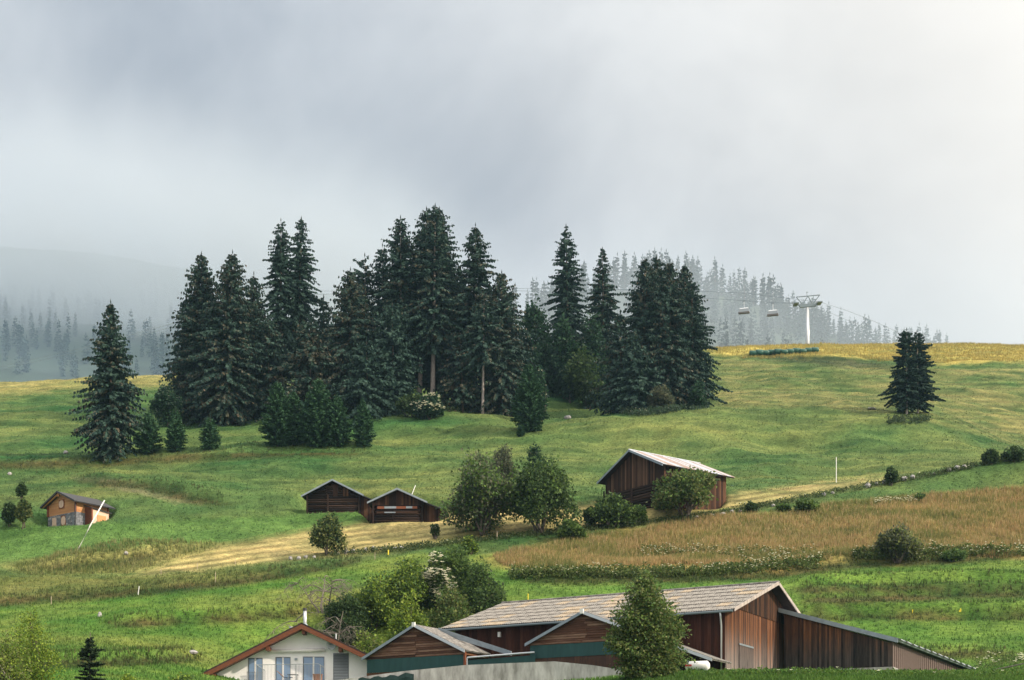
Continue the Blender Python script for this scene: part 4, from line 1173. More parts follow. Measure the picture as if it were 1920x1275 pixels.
# ribbed metal end wall under the low eave
Le = (eC - eB).length - .6
fbe = fb + ex2 * 0.05
nm = 46
nn = Vector((ex2.y, -ex2.x, 0))
if nn.dot(dirf) < 0: nn = -nn
zB2, zC2 = eB.z - .2, eC.z - .2
ribs = MB()
for i in range(nm):
    a = fbe + ex2 * (Le * i / nm); b2 = fbe + ex2 * (Le * (i + .62) / nm); c2 = fbe + ex2 * (Le * (i + 1) / nm)
    h0 = zB2 + (zC2 - zB2) * i / nm
    ribs.hexa([a + nn * .05, b2 + nn * .05, b2, a, a + nn * .05 + up * h0, b2 + nn * .05 + up * h0, b2 + up * h0, a + up * h0])
ribs.build('metal_cladding', M['clad'], barn)
e1, e2 = fbe, fbe + ex2 * Le
MB().hexa([e1 - up, e2 - up, e2 - nn * .15 - up, e1 - nn * .15 - up, e1 + up * zB2, e2 + up * zC2, e2 - nn * .15 + up * zC2, e1 - nn * .15 + up * zB2]).build('end_wall', M['clad'], barn)
MB().hexa([e1 + nn * .1 - up, e1 + nn * .1 + ex2 * 5 - up, e1 + ex2 * 5 - up, e1 - up, e1 + nn * .1 + up * 1.4, e1 + nn * .1 + ex2 * 5 + up * .5, e1 + ex2 * 5 + up * .5, e1 + up * 1.4]).build('plinth', M['concrete'], barn)

# two side wings whose gables face front left; local frame: x = towards the near end, y = into the barn
def wing(apex, wl, wr, dl, dr, depth, netbot, seed, label):
    """apex in world; wl/wr half widths, dl/dr drops to the eaves"""
    t = empty('barn_wing', (0, 0, 0))
    t.parent = barn
    ap = W2L(apex)
    t.location = (ap.x, ap.y, ap.z)
    t.rotation_euler = (0, 0, -math.pi / 2)     # x -> towards near end (-barn y), y -> into the barn (+barn x)
    D = depth
    MB().slab((-wl, -.35, -dl), (0, -.35, 0), (0, D, 0), (-wl, D, -dl), .09).build('roof_slope', M['slate'], t)
    MB().slab((0, -.35, 0), (wr, -.35, -dr), (wr, D, -dr), (0, D, 0), .09).build('roof_slope', M['eternit'], t)
    k = MB()
    L2 = math.hypot(wr, dr)
    d2 = Vector((wr, 0, -dr)).normalized()
    V, F = corrugated(D + .3, L2, int((D + .3) / .25), .03)
    nrm = Vector((0, 1, 0)).cross(-d2)
    Vw = [Vector((0, -.33, 0)) + d2 * (L2 - q[1] + .05) + Vector((0, 1, 0)) * q[0] + Vector((-d2.z, 0, d2.x)).normalized() * (q[2] + .05) for q in V]
    mk('corrugated_roof', Vw, F, M['eternit'], t)
    MB().hexa([(-wl, -.42, -dl - .2), (0, -.42, -.2), (0, -.35, -.2), (-wl, -.35, -dl - .2), (-wl, -.42, -dl + .06), (0, -.42, .06), (0, -.35, .06), (-wl, -.35, -dl + .06)]).build('barge_board', M['zinc'], t)
    MB().hexa([(.002, -.42, -.2), (wr, -.42, -dr - .2), (wr, -.35, -dr - .2), (.002, -.35, -.2), (.002, -.42, .06), (wr, -.42, -dr + .06), (wr, -.35, -dr + .06), (.002, -.35, .06)]).build('barge_board', M['pipe'], t)
    MB().box(-.16, .16, -.5, -.36, -.2, .2).build('ridge_end', M['white'], t)
    ws = min(wr, wl) - .25
    b0 = -dl - .1
    boards_h(t, M['clap'], b0, -.25, 0.02, lambda z: (z / (dl / wl) + .25 + (.0), min(-z / (dr / wr) - .25, ws)), h=.2, t=.03, seed=seed, name='clapboard', tilt=.04, split=.5)
    MB().prism_y([(-wl + .3, b0 - .02), (ws, b0 - .02), (ws, -ws * dr / wr - .15), (0, -.15), (-wl + .3, -dl - .05)], .03, D).build('wall', M['plank_black'], t)
    nb = MB()
    nx = 24
    Vn = []; Fn = []
    for i in range(nx + 1):
        x = -wl + .35 + (ws - .05 + wl - .35) * i / nx
        off = .03 * math.sin(i * 1.9) + .02 * math.sin(i * 5.3)
        Vn += [(x, -.06 + off, b0 - .03), (x, -.06 + .5 * off, netbot)]
    for i in range(nx): Fn.append((2 * i + 1, 2 * i + 3, 2 * i + 2, 2 * i))
    o = mk('windbreak_net', Vn, Fn, M['green_net'], t)
    sm = o.modifiers.new('thick', 'SOLIDIFY'); sm.thickness = .02
    MB().box(-wl + .3, ws, -.02, .02, netbot - 3, netbot).build('lower_wall', M['plank_black'], t)
    MB().box(ws - .02, ws + .16, -.12, .05, netbot - 3, -ws * dr / wr - .12).build('corner_post', M['redwood'], t)
    if label: t['label'] = label
    return t
wing((-8.6, 119.7, 14.27), 5.7, 5.3, 2.75, 2.55, 4.2, -4.1, 21, None)
w2 = wing((6.1, 113.0, 14.6), 5.5, 11.6, 2.5, 4.55, 4.2, -3.75, 22, 'right hand wing with a longer roof slope')
MB().box(3.0, 6.2, -.1, -.04, -4.55, -3.8).build('lower_boards', M['clap'], w2)
# zinc flashing where the left wing's roof meets the barn wall
fl0, fl1 = W2L(P(822, 1179, 122.3)), W2L(P(958, 1222, 117.5))
MB().hexa([fl0 + Vector((0, 0, -.45)), fl1 + Vector((0, 0, -.35)), fl1 + Vector((.15, 0, -.35)), fl0 + Vector((.15, 0, -.45)), fl0 + Vector((0, 0, .1)), fl1 + Vector((0, 0, .05)), fl1 + Vector((.15, 0, .05)), fl0 + Vector((.15, 0, .1))]).build('flashing', M['zinc'], barn)
# low net and white rail between the wings
n0, n1 = W2L(P(877, 1238, 117.0)), W2L(P(1003, 1228, 114.6))
dn = (n1 - n0)
MB().hexa([n0 + Vector((0, 0, -1.2)), n1 + Vector((0, 0, -1.2)), n1 + Vector((.06, 0, -1.2)), n0 + Vector((.06, 0, -1.2)), n0, n1, n1 + Vector((.06, 0, 0)), n0 + Vector((.06, 0, 0))]).build('windbreak_net', M['green_net'], barn)
MB().tube([n0 + Vector((-.1, 0, .22)), n1 + Vector((-.1, 0, .22))], .08, 8).build('pipe_rail', M['pipe'], barn)
MB().tube([n0 + Vector((-.1, 0, .22)), n0 + Vector((-.1, 0, -.6))], .06, 8).build('downpipe', M['pipe'], barn)

# concrete retaining wall with a torn tarp over it
def strip_wall(name, pts, top_v, thick, zlow, mat, label, cat):
    """pts: (u, Y) along the wall, top_v rows of its crest"""
    t = None
    V = []; F = []
    for (u, Y), tv in zip(pts, top_v):
        p = P(u, tv, Y)
        V += [(p.x, p.y, p.z), (p.x, p.y + thick, p.z), (p.x, p.y + thick, zlow), (p.x, p.y, zlow)]
    for i in range(len(pts) - 1):
        a = 4 * i; b_ = a + 4
        F += [(a, a + 1, b_ + 1, b_), (a, b_, b_ + 3, a + 3), (a + 1, a + 2, b_ + 2, b_ + 1)]
    F += [(0, 3, 2, 1), (4 * len(pts) - 4, 4 * len(pts) - 3, 4 * len(pts) - 2, 4 * len(pts) - 1)]
    return tag(mk(name, V, F, mat), label, cat)
strip_wall('retaining_wall', [(560, 116), (640, 115.2), (760, 114), (872, 113), (960, 112), (1040, 111), (1110, 110), (1180, 109)], [1284, 1274, 1258, 1247, 1243, 1240, 1247, 1258], .3, 5.5, M['concrete'], 'streaked grey concrete retaining wall in front of the barn wings', 'wall')
V = []; F = []
for i in range(15):
    f = i / 14; u = 672 + 104 * f
    tv = 1272 - 9 * f - 2.2 * math.sin(i * 1.7) - (1.5 if i > 10 else 0)
    for dz, dy in ((0, .1), (0, -.06), (-.35, -.12), (-.9, -.1 - .05 * math.sin(i))):
        p = P(u, tv, 114.7 - f * 1.2); V.append((p.x, p.y + dy, p.z + dz - .02))
for i in range(14):
    for j in range(3): F.append((4 * i + j, 4 * i + j + 1, 4 * i + 5 + j, 4 * i + 4 + j))
o = mk('tarp', V, F, M['tarp']); o.modifiers.new('thick', 'SOLIDIFY').thickness = .03
tag(o, 'torn black green tarp hanging over the concrete wall', 'tarp')

# white tank trailer under the wing roof
p = P(1308, 1262, 104.0)
tr = empty('tank_trailer', (p.x, p.y, p.z), R(-25))
tr.scale = (.72, .72, .72)
MB().tube([(-1.3, 0, .75), (-1.15, 0, .75), (1.1, 0, .75), (1.3, 0, .75)], [.3, .55, .55, .3], 14).build('tank', M['white'], tr, smooth=True)
MB().box(-1.35, 1.6, -.3, .3, .1, .2).build('frame', M['zinc'], tr)
for sx in (-.6, .6):
    MB().tube([(sx, -.62, .1), (sx, -.42, .1)], .32, 14).build('wheel', M['tarp'], tr)
MB().tube([(-.9, -.3, 1.2), (-1.1, -.5, 1.45), (-1.35, -.5, 1.3), (-1.45, -.4, .9)], .06, 8).build('hose', M['green_net'], tr)
MB().box(-1.2, -.5, -.6, -.57, .72, .92).build('marker_plate', M['red_paint'], tr)
tag(tr, 'white tank trailer with a green hose parked beside the birch', 'trailer')

# ------------------------------------------------------------------ the white house
HY = 127.0
hs = HY / FPX
ap = P(569, 1166, HY)
house = empty('white_house', (ap.x, HY, 0), R(2.0))
tag(house, 'white rendered house with brown rafters and a balcony at the bottom', 'house')
hx = lambda u: (u - 569) * hs
hz = lambda v: (VH - v) * hs
HL = (hz(1166) - hz(1262)) / (569 - 380) / hs           # left pitch
za = hz(1172)
prof = lambda u: hz(1172) - abs(u - 569) * hs * (.512 if u < 569 else .475)
xl, xr_ = hx(404), hx(742)
zlo = hz(1345)
MB().prism_y([(xl, zlo), (xr_, zlo), (xr_, prof(742) - .3), (0, za - .3), (xl, prof(404) - .3)], 0.0, 11).build('wall', M['render'], house)
# projecting right bay of the wall
MB().hexa([(hx(611), -.18, zlo), (hx(742), -.18, zlo), (hx(742), -.003, zlo), (hx(611), -.003, zlo), (hx(611), -.18, prof(611) - .32), (hx(742), -.18, prof(742) - .32), (hx(742), -.003, prof(742) - .32), (hx(611), -.003, prof(611) - .32)]).build('bay', M['render'], house)
OH = 1.5
def roof_side(sgn, u1):
    x1 = hx(u1); z1 = prof(u1)
    a, b_, c_, d_ = (x1, -OH, z1), (0, -OH, za), (0, 11.4, za), (x1, 11.4, z1)
    q = (a, b_, c_, d_) if sgn < 0 else (b_, a, d_, c_)
    rf = MB().slab(*q, .14).build('roof', M['tile'], house)
    rf['label'] = 'dark tiled roof slope'
    lo = -.5
    # rafter (barge) board along the gable edge
    MB().hexa([(x1, -OH - .08, z1 - .52), (0, -OH - .08, za - .55), (0, -OH - .01, za - .55), (x1, -OH - .01, z1 - .52), (x1, -OH - .08, z1 - .08), (0, -OH - .08, za - .1), (0, -OH - .01, za - .1), (x1, -OH - .01, z1 - .08)]).build('barge_board', M['rafter'], house)
    MB().hexa([(x1, -OH + .25, z1 - .46), (0, -OH + .25, za - .5), (0, -.19, za - .5), (x1, -.19, z1 - .46), (x1, -OH + .25, z1 - .15), (0, -OH + .25, za - .15), (0, -.19, za - .15), (x1, -.19, z1 - .15)]).build('soffit', M['rafter'], house)
    # tile courses along the verge
    nt_ = 26
    for i in range(nt_):
        f0, f1 = i / nt_, (i + 1) / nt_
        xa, xb = x1 * (1 - f0), x1 * (1 - f1); z0_, z1_ = z1 + (za - z1) * f0, z1 + (za - z1) * f1
        MB().hexa([(xa, -OH - .06, z0_ + .005), (xb, -OH - .06, z1_ + .005), (xb, 11.3, z1_ + .005), (xa, 11.3, z0_ + .005), (xa, -OH - .06, z0_ + .09), (xb, -OH - .06, z1_ + .05), (xb, 11.3, z1_ + .05), (xa, 11.3, z0_ + .09)]).build('tile_course', M['tile'], house)
roof_side(-1, 380); roof_side(1, 760)
for u in (406, 506, 572, 640):
    z = prof(u) - .5
    MB().box(hx(u) - .16, hx(u) + .16, -OH + .1, 0, z - .42, z - .02).build('purlin_end', M['rafter'], house)
ch = MB().tube([(hx(569), 1.2, za - .5), (hx(569), 1.2, hz(1142))], .16, 12).build('chimney_flue', M['pipe'], house, smooth=True)
MB().tube([(hx(569), 1.2, hz(1142)), (hx(569), 1.2, hz(1137))], .19, 12).build('flue_cap', M['slate'], ch)
MB().tube([(hx(569), 1.2, za - .3), (hx(569), 1.2, za + .3)], [.55, .17], 10).build('flue_collar', M['zinc'], ch)
vt_ = MB().tube([(hx(545), .6, prof(545)), (hx(545), .6, prof(545) + .42)], .12, 10).build('roof_vent', M['zinc'], house)
MB().tube([(hx(545), .6, prof(545) + .42), (hx(545), .6, prof(545) + .52)], .24, 10).build('vent_cap', M['pipe'], vt_)
MB().tube([(hx(627), 1.4, prof(627)), (hx(627), 1.4, prof(627) + .75)], .07, 8).build('roof_vent', M['pipe'], house)
# awning roll
MB().tube([(hx(506), -.3, hz(1222)), (hx(610), -.3, hz(1219))], .15, 10).build('awning', M['white'], house, smooth=True)
def door(u0, u1, v0, name='french_door', y=-.0):
    z1, z0 = hz(v0), hz(1300)
    dd = MB().box(hx(u0), hx(u1), y - .03, y - .004, z0, z1).build(name, M['louvre'], house)
    m_ = (u0 + u1) / 2; 
    MB().box(hx(u0) + .1, hx(m_) - .08, y - .045, y - .032, z0 + .1, z1 - .1).build('pane', M['glass'], dd)
    MB().box(hx(m_) + .08, hx(u1) - .06, y - .045, y - .032, z0 + .1, z1 - .1).build('pane', M['glass'], dd)
    MB().box(hx(m_) - .075, hx(m_) + .075, y - .07, y - .046, z0, z1 - .04).build('mullion', M['white'], dd)
door(466, 493, 1234); door(517, 545, 1232); door(568, 608, 1231)
sh = MB().box(hx(625), hx(654), -.22, -.184, hz(1300), hz(1225)).build('louvred_shutter', M['louvre'], house)
for i in range(24):
    z = hz(1225) - .08 - i * .145
    MB().hexa([(hx(625) + .06, -.27, z - .1), (hx(654) - .06, -.27, z - .1), (hx(654) - .06, -.224, z - .03), (hx(625) + .06, -.224, z - .03), (hx(625) + .06, -.262, z - .085), (hx(654) - .06, -.262, z - .085), (hx(654) - .06, -.221, z - .012), (hx(625) + .06, -.221, z - .012)]).build('slat', M['rail'], sh)
MB().box(hx(553), hx(558), -.12, -.02, hz(1238), hz(1234)).build('wall_lamp', M['zinc'], house)
# satellite dish with its arm
ds = empty('satellite_dish', (hx(622), -.75, hz(1211)), 0); ds.parent = house
V = []; F = []
for j in range(5):
    rr = .5 * j / 4
    for k in range(20):
        a = 6.283 * k / 20
        V.append((rr * math.cos(a) * .95, -.35 * (rr / .5) ** 2 * .5, rr * math.sin(a)))
for j in range(4):
    for k in range(20):
        k2 = (k + 1) % 20; F.append((j * 20 + k, j * 20 + k2, (j + 1) * 20 + k2, (j + 1) * 20 + k))
o = mk('dish', V, F, M.setdefault('dish', plain('grey_dish_paint', (0.52, 0.57, 0.62), .45)), ds, smooth=True); o.modifiers.new('thick', 'SOLIDIFY').thickness = .02
o.rotation_euler = (0, 0, R(18))
MB().tube([(0, 0, -.35), (-.12, -.5, -.42), (-.2, -.6, -.3)], .025, 6).build('feed_arm', M['rail'], ds)
MB().tube([(0, .05, 0), (0, .56, .1)], .04, 8).build('bracket', M['rail'], ds)
MB().box(-.12, .12, -.09, -.075, .06, .14).build('emblem', M['blue_cloth'], ds)
# balcony
bal = empty('balcony', (0, 0, 0)); bal.parent = house
MB().box(hx(462), hx(610), -1.6, -.05, hz(1284), hz(1279)).build('slab', M['concrete'], bal)
rl_ = MB()
for u in np.arange(488, 611, 2.6):
    rl_.tube([(hx(u), -1.55, hz(1280)), (hx(u), -1.55, hz(1250))], .014, 5)
o = rl_.build('balusters', M['rail'], bal); o['kind'] = 'stuff'
MB().tube([(hx(485), -1.55, hz(1249.5)), (hx(600), -1.55, hz(1247.5)), (hx(609), -1.0, hz(1253))], .035, 6).build('handrail', M['rail'], bal)
for u in (488, 559, 604):
    MB().tube([(hx(u), -1.55, hz(1280)), (hx(u), -1.55, hz(1248.5))], .035, 6).build('post', M['rail'], bal)
st = MB()
for f in np.linspace(0, 1, 8): st.tube([(hx(485 + 17 * f), -1.62, hz(1280)), (hx(485 + 17 * f), -1.62, hz(1250 + 11 * f))], .014, 5)
st.tube([(hx(485), -1.62, hz(1249)), (hx(502), -1.62, hz(1260))], .04, 6)
st.build('stair_rail', M['rail'], bal)
jb = MB()
for u in np.arange(465, 494, 2.6): jb.tube([(hx(u), -.25, hz(1290)), (hx(u), -.25, hz(1262))], .014, 5)
jb.tube([(hx(464), -.25, hz(1261)), (hx(494), -.25, hz(1261))], .03, 6)
jb.build('door_guard', M['rail'], house)
# things on the balcony
hw_ = house.matrix_basis if False else (Matrix.Translation(house.location) @ Matrix.Rotation(house.rotation_euler.z, 4, 'Z'))
q = hw_ @ Vector((hx(536), -1.0, hz(1279)))
lc = empty('deck_chair', q, 0)
MB().hexa([(-.7, -.25, .95), (-.66, -.25, .98), (-.66, .25, .98), (-.7, .25, .95), (-.05, -.25, .33), (0, -.25, .38), (0, .25, .38), (-.05, .25, .33)]).build('backrest', M['terracotta'], lc)
MB().box(0, .75, -.25, .25, .33, .38).build('seat', M['blue_cloth'], lc)
for sy in (-.25, .25):
    MB().tube([(-.2, sy, 0), (.5, sy, .4)], .02, 6).build('leg', M['rail'], lc)
    MB().tube([(.5, sy, 0), (-.2, sy, .45)], .02, 6).build('leg', M['rail'], lc)
tag(lc, 'reclining deck chair on the balcony of the white house', 'chair')
q = hw_ @ Vector((hx(552), -1.0, hz(1279)))
tb = empty('garden_table', q)
MB().box(-.5, .5, -.35, .35, .6, .64).build('table_top', M['slate'], tb)
for sx in (-.4, .4):
    for sy in (-.28, .28): MB().tube([(sx, sy, 0), (sx, sy, .6)], .02, 6).build('leg', M['rail'], tb)
tag(tb, 'low dark table beside the deck chair on the balcony', 'table')
q = hw_ @ Vector((hx(598), -1.1, hz(1279)))
pl = empty('planter_box', q)
MB().hexa([(-.36, -.22, 0), (.36, -.22, 0), (.36, .22, 0), (-.36, .22, 0), (-.42, -.26, .62), (.42, -.26, .62), (.42, .26, .62), (-.42, .26, .62)]).build('box', M['terracotta'], pl)
MB().box(-.44, .44, -.28, .28, .6, .68).build('rim', M['terracotta'], pl)
tag(pl, 'brick coloured planter at the right end of the balcony', 'planter')

# ------------------------------------------------------------------ hay barns and huts on the slope
def gable_hut(name, loc, rz, label, cat, hw, ln, ev, rise, oh_e=.7, oh_g=.8, mat_roof='slate', base=1.5, roof_sheets=None, seam=None):
    """gable at y=0 facing -y; returns (root, roof height function)"""
    t = empty(name, loc, rz)
    sl = rise / (hw + oh_e)
    zr = ev + rise - sl * oh_e + 0.0
    top = lambda x: ev + sl * (hw - abs(x))
    apx = top(0)
    edge = hw + oh_e
    ze = ev - sl * oh_e
    for sg in (-1, 1):
        a, b_, c_, d_ = (sg * edge, -oh_g, ze + .12), (0, -oh_g, apx + .12), (0, ln + oh_g, apx + .12), (sg * edge, ln + oh_g, ze + .12)
        q = (a, b_, c_, d_) if sg < 0 else (b_, a, d_, c_)
        MB().slab(*q, .12).build('roof', M[mat_roof], t)
        MB().hexa([(sg * edge, -oh_g - .06, ze - .1), (0, -oh_g - .06, apx - .1), (0, -oh_g - .004, apx - .1), (sg * edge, -oh_g - .004, ze - .1), (sg * edge, -oh_g - .06, ze + .16), (0, -oh_g - .06, apx + .16), (0, -oh_g - .004, apx + .16), (sg * edge, -oh_g - .004, ze + .16)]).build('barge_board', M['zinc'], t)
    tag(t, label, cat)
    return t, top, apx, ze

# the large hay barn
A = P(1179, 844, 190)
ex = Vector((.588, -.809, 0)); ey = Vector((.809, .588, 0))
floor = 39.3
org = A + ey * .9
hb, top, apx, ze = gable_hut('hay_barn', (org.x, org.y, floor), math.atan2(ex.y, ex.x), 'large hay barn with rust striped metal roof on the middle slope', 'barn', 6.3, 12.2, 47.6 - floor - .12 - 3.4 + 3.4 * .8 / 7.1, 3.4, .8, .9, 'plank_black')
evh = top(6.3)
MB().prism_y([(-6.1, -2.5), (6.1, -2.5), (6.1, evh - .1), (0, apx - .12), (-6.1, evh - .1)], .12, 12.2).build('wall', M['plank_black'], hb)
boards_v(hb, M['plank_grey'], -6.2, 6.2, .1, 3.0, lambda x: top(x) - .02, w=.3, seed=31, zjit=.05)
log_course(hb, M['log'], -1.6, 2.95, -.02, -6.3, 6.3, .38, 33)
for xx in (-6.25, -.1, 6.2):
    MB().box(xx - .14, xx + .14, -.32, -.22, -1.6, 3.6 if abs(xx) > 1 else 2.9).build('corner_post', M['log'], hb)
boards_v(hb, M['plank_dark'], .1, 12.2, -6.3, -1, lambda y: evh - .05, w=.34, seed=34, axis='y')
sb = empty('side_wall', (0, 0, 0)); sb.parent = hb; sb.rotation_euler = (0, 0, math.pi)
boards_v(sb, M['plank_dark'], -12.2, -.1, -6.25, -1, lambda y: evh - .05, w=.34, seed=35, axis='y')
d_r = Vector((7.1, 0, -3.4)).normalized()
sheet_roof(hb, (7.15, -.9, ze + .12), (0, 1, 0), (-7.1, 0, 3.4), 14, 7.9, 18, 1, 3, .03, [M['tin'], M['tin_rust']], 36, weights=[.35, .65])
sheet_roof(hb, (-7.15, 13.1, ze + .12), (0, -1, 0), (7.1, 0, 3.4), 14, 7.9, 9, 1, 3, .03, [M['tin'], M['tin_rust']], 37)
MB().tube([(0, -.95, apx + .2), (0, 13.1, apx + .2)], .1, 6).build('ridge_cap', M['tin'], hb)
MB().box(1.6, 2.4, -.9, -.35, -1.55, -.6).build('feed_box', M['larch'], hb)

# left log hut with a lean-to
def log_hut(loc, rz, label, hw, ev, rise, lean, seed, big_boards):
    t, top, apx, ze = gable_hut('log_hut', loc, rz, label, 'hut', hw, 7.5, ev, rise, .8, .8, 'slate')
    MB().prism_y([(-hw + .1, -2.5), (hw - .1, -2.5), (hw - .1, ev - .05), (0, apx - .1), (-hw + .1, ev - .05)], .1, 7.5).build('wall', M['plank_black'], t)
    log_course(t, M['log'], -1.6, ev - (.0 if not big_boards else .6), -.02, -hw, hw, .33, seed)
    sl = (apx - ev) / hw
    if big_boards:
        boards_v(t, M['plank_dark'], -hw + .1, hw - .1, .06, ev - .55, lambda x: top(x) - .03, w=.26, seed=seed + 1)
        MB().box(-hw + .6, hw - .7, -.3, -.2, ev - 1.12, ev - .76).build('weathered_beam', M['redwood'], t)
        MB().box(-hw + .5, hw - .7, -.28, -.2, ev - 1.75, ev - 1.5).build('weathered_beam', M['plank_grey'], t)
        for x0, x1, z0 in ((-1.9, -.2, ev - 1.08), (hw - 2.3, hw - 1.4, ev - 1.08), (-1.9, -.3, ev - 1.72)):
            MB().box(x0, x1, -.33, -.305, z0, z0 + (.3 if z0 > ev - 1.5 else .16)).build('metal_patch', M['zinc'], t)
    else:
        n = int((apx - ev) / .33)
        for i in range(n):
            z = ev + .33 * (i + .5); w = hw - (z + .2 - ev) / sl
            if w > .3: MB().tube([(-w, -.02, z), (w, -.02, z)], .155, 8).build('log', M['log'], t, smooth=True)
        for x0, x1 in ((0.0, .75), (1.5, 2.3)):
            for k in range(3):
                xa = x0 + (x1 - x0) * k / 3
                MB().box(xa + .01, xa + (x1 - x0) / 3 - .01, -.26 - .015 * k, -.2, ev - .35, ev + 1.35 - .5 * x0 * .4).build('hatch_board', M['plank_dark'], t)
        MB().box(-1.0, -.9, -.26, -.2, ev - .1, ev + .9).build('prop', M['plank_grey'], t)
        MB().box(3.0, 3.1, -.26, -.2, ev - .1, ev + .5).build('prop', M['plank_grey'], t)
    for xx in (-hw, -hw * .2, hw):
        MB().box(xx - .12, xx + .12, -.3, -.22, -1.6, ev - .05).build('corner_post', M['log'], t)
    # lean-to on the right under the continued roof slope
    sl2 = sl * .92
    z0 = ev - .0
    x1 = hw + lean
    MB().slab((hw + .75, -.7, z0 - sl * .75 + .02), (x1 + .3, -.7, z0 - sl2 * (lean + .3) + .02), (x1 + .3, 7, z0 - sl2 * (lean + .3) + .02), (hw + .75, 7, z0 - sl * .75 + .02), .1).build('lean_to_roof', M['slate'], t)
    boards_v(t, M['plank_dark'], hw + .14, x1, .3, -1.6, lambda x: z0 - .1 - sl2 * (x - hw), w=.26, seed=seed + 3)
    MB().hexa([(hw + .12, .32, -2), (x1 - .02, .32, -2), (x1 - .02, 6.5, -2), (hw + .12, 6.5, -2), (hw + .12, .32, z0 - .2), (x1 - .02, .32, z0 - .2 - sl2 * lean), (x1 - .02, 6.5, z0 - .2 - sl2 * lean), (hw + .12, 6.5, z0 - .2)]).build('lean_to_wall', M['plank_black'], t)
    return t
s1 = 197 / FPX
p1 = P(625, 0, 197)
zf = (VH - 955) * s1
log_hut((p1.x, 197, zf), R(-4), 'left of two dark log huts, higher up, with loose hatch boards', 49 * s1, (955 - 927) * s1, (927 - 901) * s1 + .3, 2.3, 51, False)
s2 = 191 / FPX
p2 = P(746, 0, 191)
zf2 = (VH - 971) * s2
hut2 = log_hut((p2.x, 191, zf2), R(-2), 'right of two dark log huts with a pale beam across its gable', 46 * s2, (971 - 940) * s2, (940 - 918) * s2 + .3, 3.3, 61, True)
q = P(771, 929, 193.5); q2 = P(779, 910, 194.5)
pole = MB().tube([P(768, 938, 193.5), q2], .05, 6)
MB().tube([q2 + Vector((0, 0, -.05)), q2 + Vector((.02, 0, .08))], .07, 6)
tag(pole.build('white_stick', M['white']), 'thin white stick leaning on the right log hut roof', 'pole')

# the chalet
cx = Vector((.803, -.596, 0)); cy = Vector((.596, .803, 0))
CA = P(107, 921, 195)
cz = (VH - 985) * 195 / FPX
CO = CA + cy * .8
chalet = empty('chalet', (CO.x, CO.y, cz), math.atan2(cx.y, cx.x))
tag(chalet, 'small orange timber chalet on a stone base at the left', 'chalet')
cap = CA.z - cz
hw, ln = 3.35, 5.6
slc = .44
ctop = lambda x: cap - .16 - slc * abs(x)
for sg in (-1, 1):
    e = hw + .85
    a, b_, c_, d_ = (sg * e, -.8, cap - slc * e), (0, -.8, cap), (0, ln + .7, cap), (sg * e, ln + .7, cap - slc * e)
    MB().slab(*((a, b_, c_, d_) if sg < 0 else (b_, a, d_, c_)), .16).build('roof', M['slate'], chalet)
    MB().hexa([(sg * e, -.86, cap - slc * e - .2), (0, -.86, cap - .2), (0, -.803, cap - .2), (sg * e, -.803, cap - slc * e - .2), (sg * e, -.86, cap - slc * e + .06), (0, -.86, cap + .06), (0, -.803, cap + .06), (sg * e, -.803, cap - slc * e + .06)]).build('barge_board', M['slate'], chalet)
    MB().hexa([(sg * (e - .3), -.6, cap - slc * e - .12), (0, -.6, cap - .4), (0, -.45, cap - .4), (sg * (e - .3), -.45, cap - slc * e - .12), (sg * (e - .3), -.6, cap - slc * e + .06), (0, -.6, cap - .2), (0, -.45, cap - .2), (sg * (e - .3), -.45, cap - slc * e + .06)]).build('rafter', M['larch'], chalet)
st_h = 1.75
MB().prism_y([(-hw, -2.0), (hw, -2.0), (hw, st_h), (-hw, st_h)], 0, ln).build('stone_core', M['stone_wall'], chalet)
rs_ = random.Random(4)
def stones(x0, x1, z0, z1, fn, skip):
    z = z0
    while z < z1 - .08:
        h = rs_.uniform(.17, .3); h = min(h, z1 - z)
        x = x0
        while x < x1 - .05:
            w = min(rs_.uniform(.25, .6), x1 - x)
            if not any(a < x + w * .5 < b_ and c_ < z + h * .5 < d_ for a, b_, c_, d_ in skip):
                d = rs_.uniform(.03, .09)
                fn(x + .012, x + w - .012, z + .012, z + h - .012, d)
            x += w
        z += h
stones(-hw, hw, -.9, st_h - .02, lambda a, b_, c_, d_, e: MB().hexa([(a, -e, c_), (b_, -e * .8, c_), (b_, -.002, c_), (a, -.002, c_), (a + .02, -e, d_ - .01), (b_ - .02, -e, d_), (b_ - .02, -.002, d_), (a + .02, -.002, d_ - .01)]).build('stone', M['rock'] if rs_.random() < .3 else M['stone_wall'], chalet), [(-2.35, -1.25, -1, 1.5), (-.2, 1.1, -1, 1.5)])
stones(0, 1.3, -.9, st_h - .02, lambda a, b_, c_, d_, e: MB().box(hw + .002, hw + e, a, b_, c_, d_).build('stone', M['stone_wall'], chalet), [])
stones(ln - 1.1, ln, -.9, 1.3, lambda a, b_, c_, d_, e: MB().box(hw + .002, hw + e, a, b_, c_, d_).build('stone', M['stone_wall'], chalet), [])
MB().prism_y([(-hw + .08, st_h), (hw - .08, st_h), (hw - .08, ctop(hw)), (0, ctop(0)), (-hw + .08, ctop(hw))], .1, ln - .1).build('wall', M['larch'], chalet)
boards_h(chalet, M['larch'], st_h + .02, cap - .35, .1, lambda z: (-min(hw, (cap - .2 - z) / slc), min(hw, (cap - .2 - z) / slc)), h=.2, t=.04, seed=44, name='board')
sw = empty('side_wall', (hw - .08, ln, 0), math.pi / 2); sw.parent = chalet
sw.location = (hw - .08, 0, 0); sw.rotation_euler = (0, 0, math.pi / 2)
boards_h(sw, M['larch'], st_h + .02, ctop(hw) - .02, 0, lambda z: (.02, ln - .05), h=.2, t=.05, seed=45, name='board')
for xx, yy in ((-hw, 0), (hw, 0), (hw, ln)):
    MB().box(xx - .13, xx + .13, yy - .16, yy + .1, st_h - .02, ctop(hw)).build('corner_post', M['redwood'], chalet)
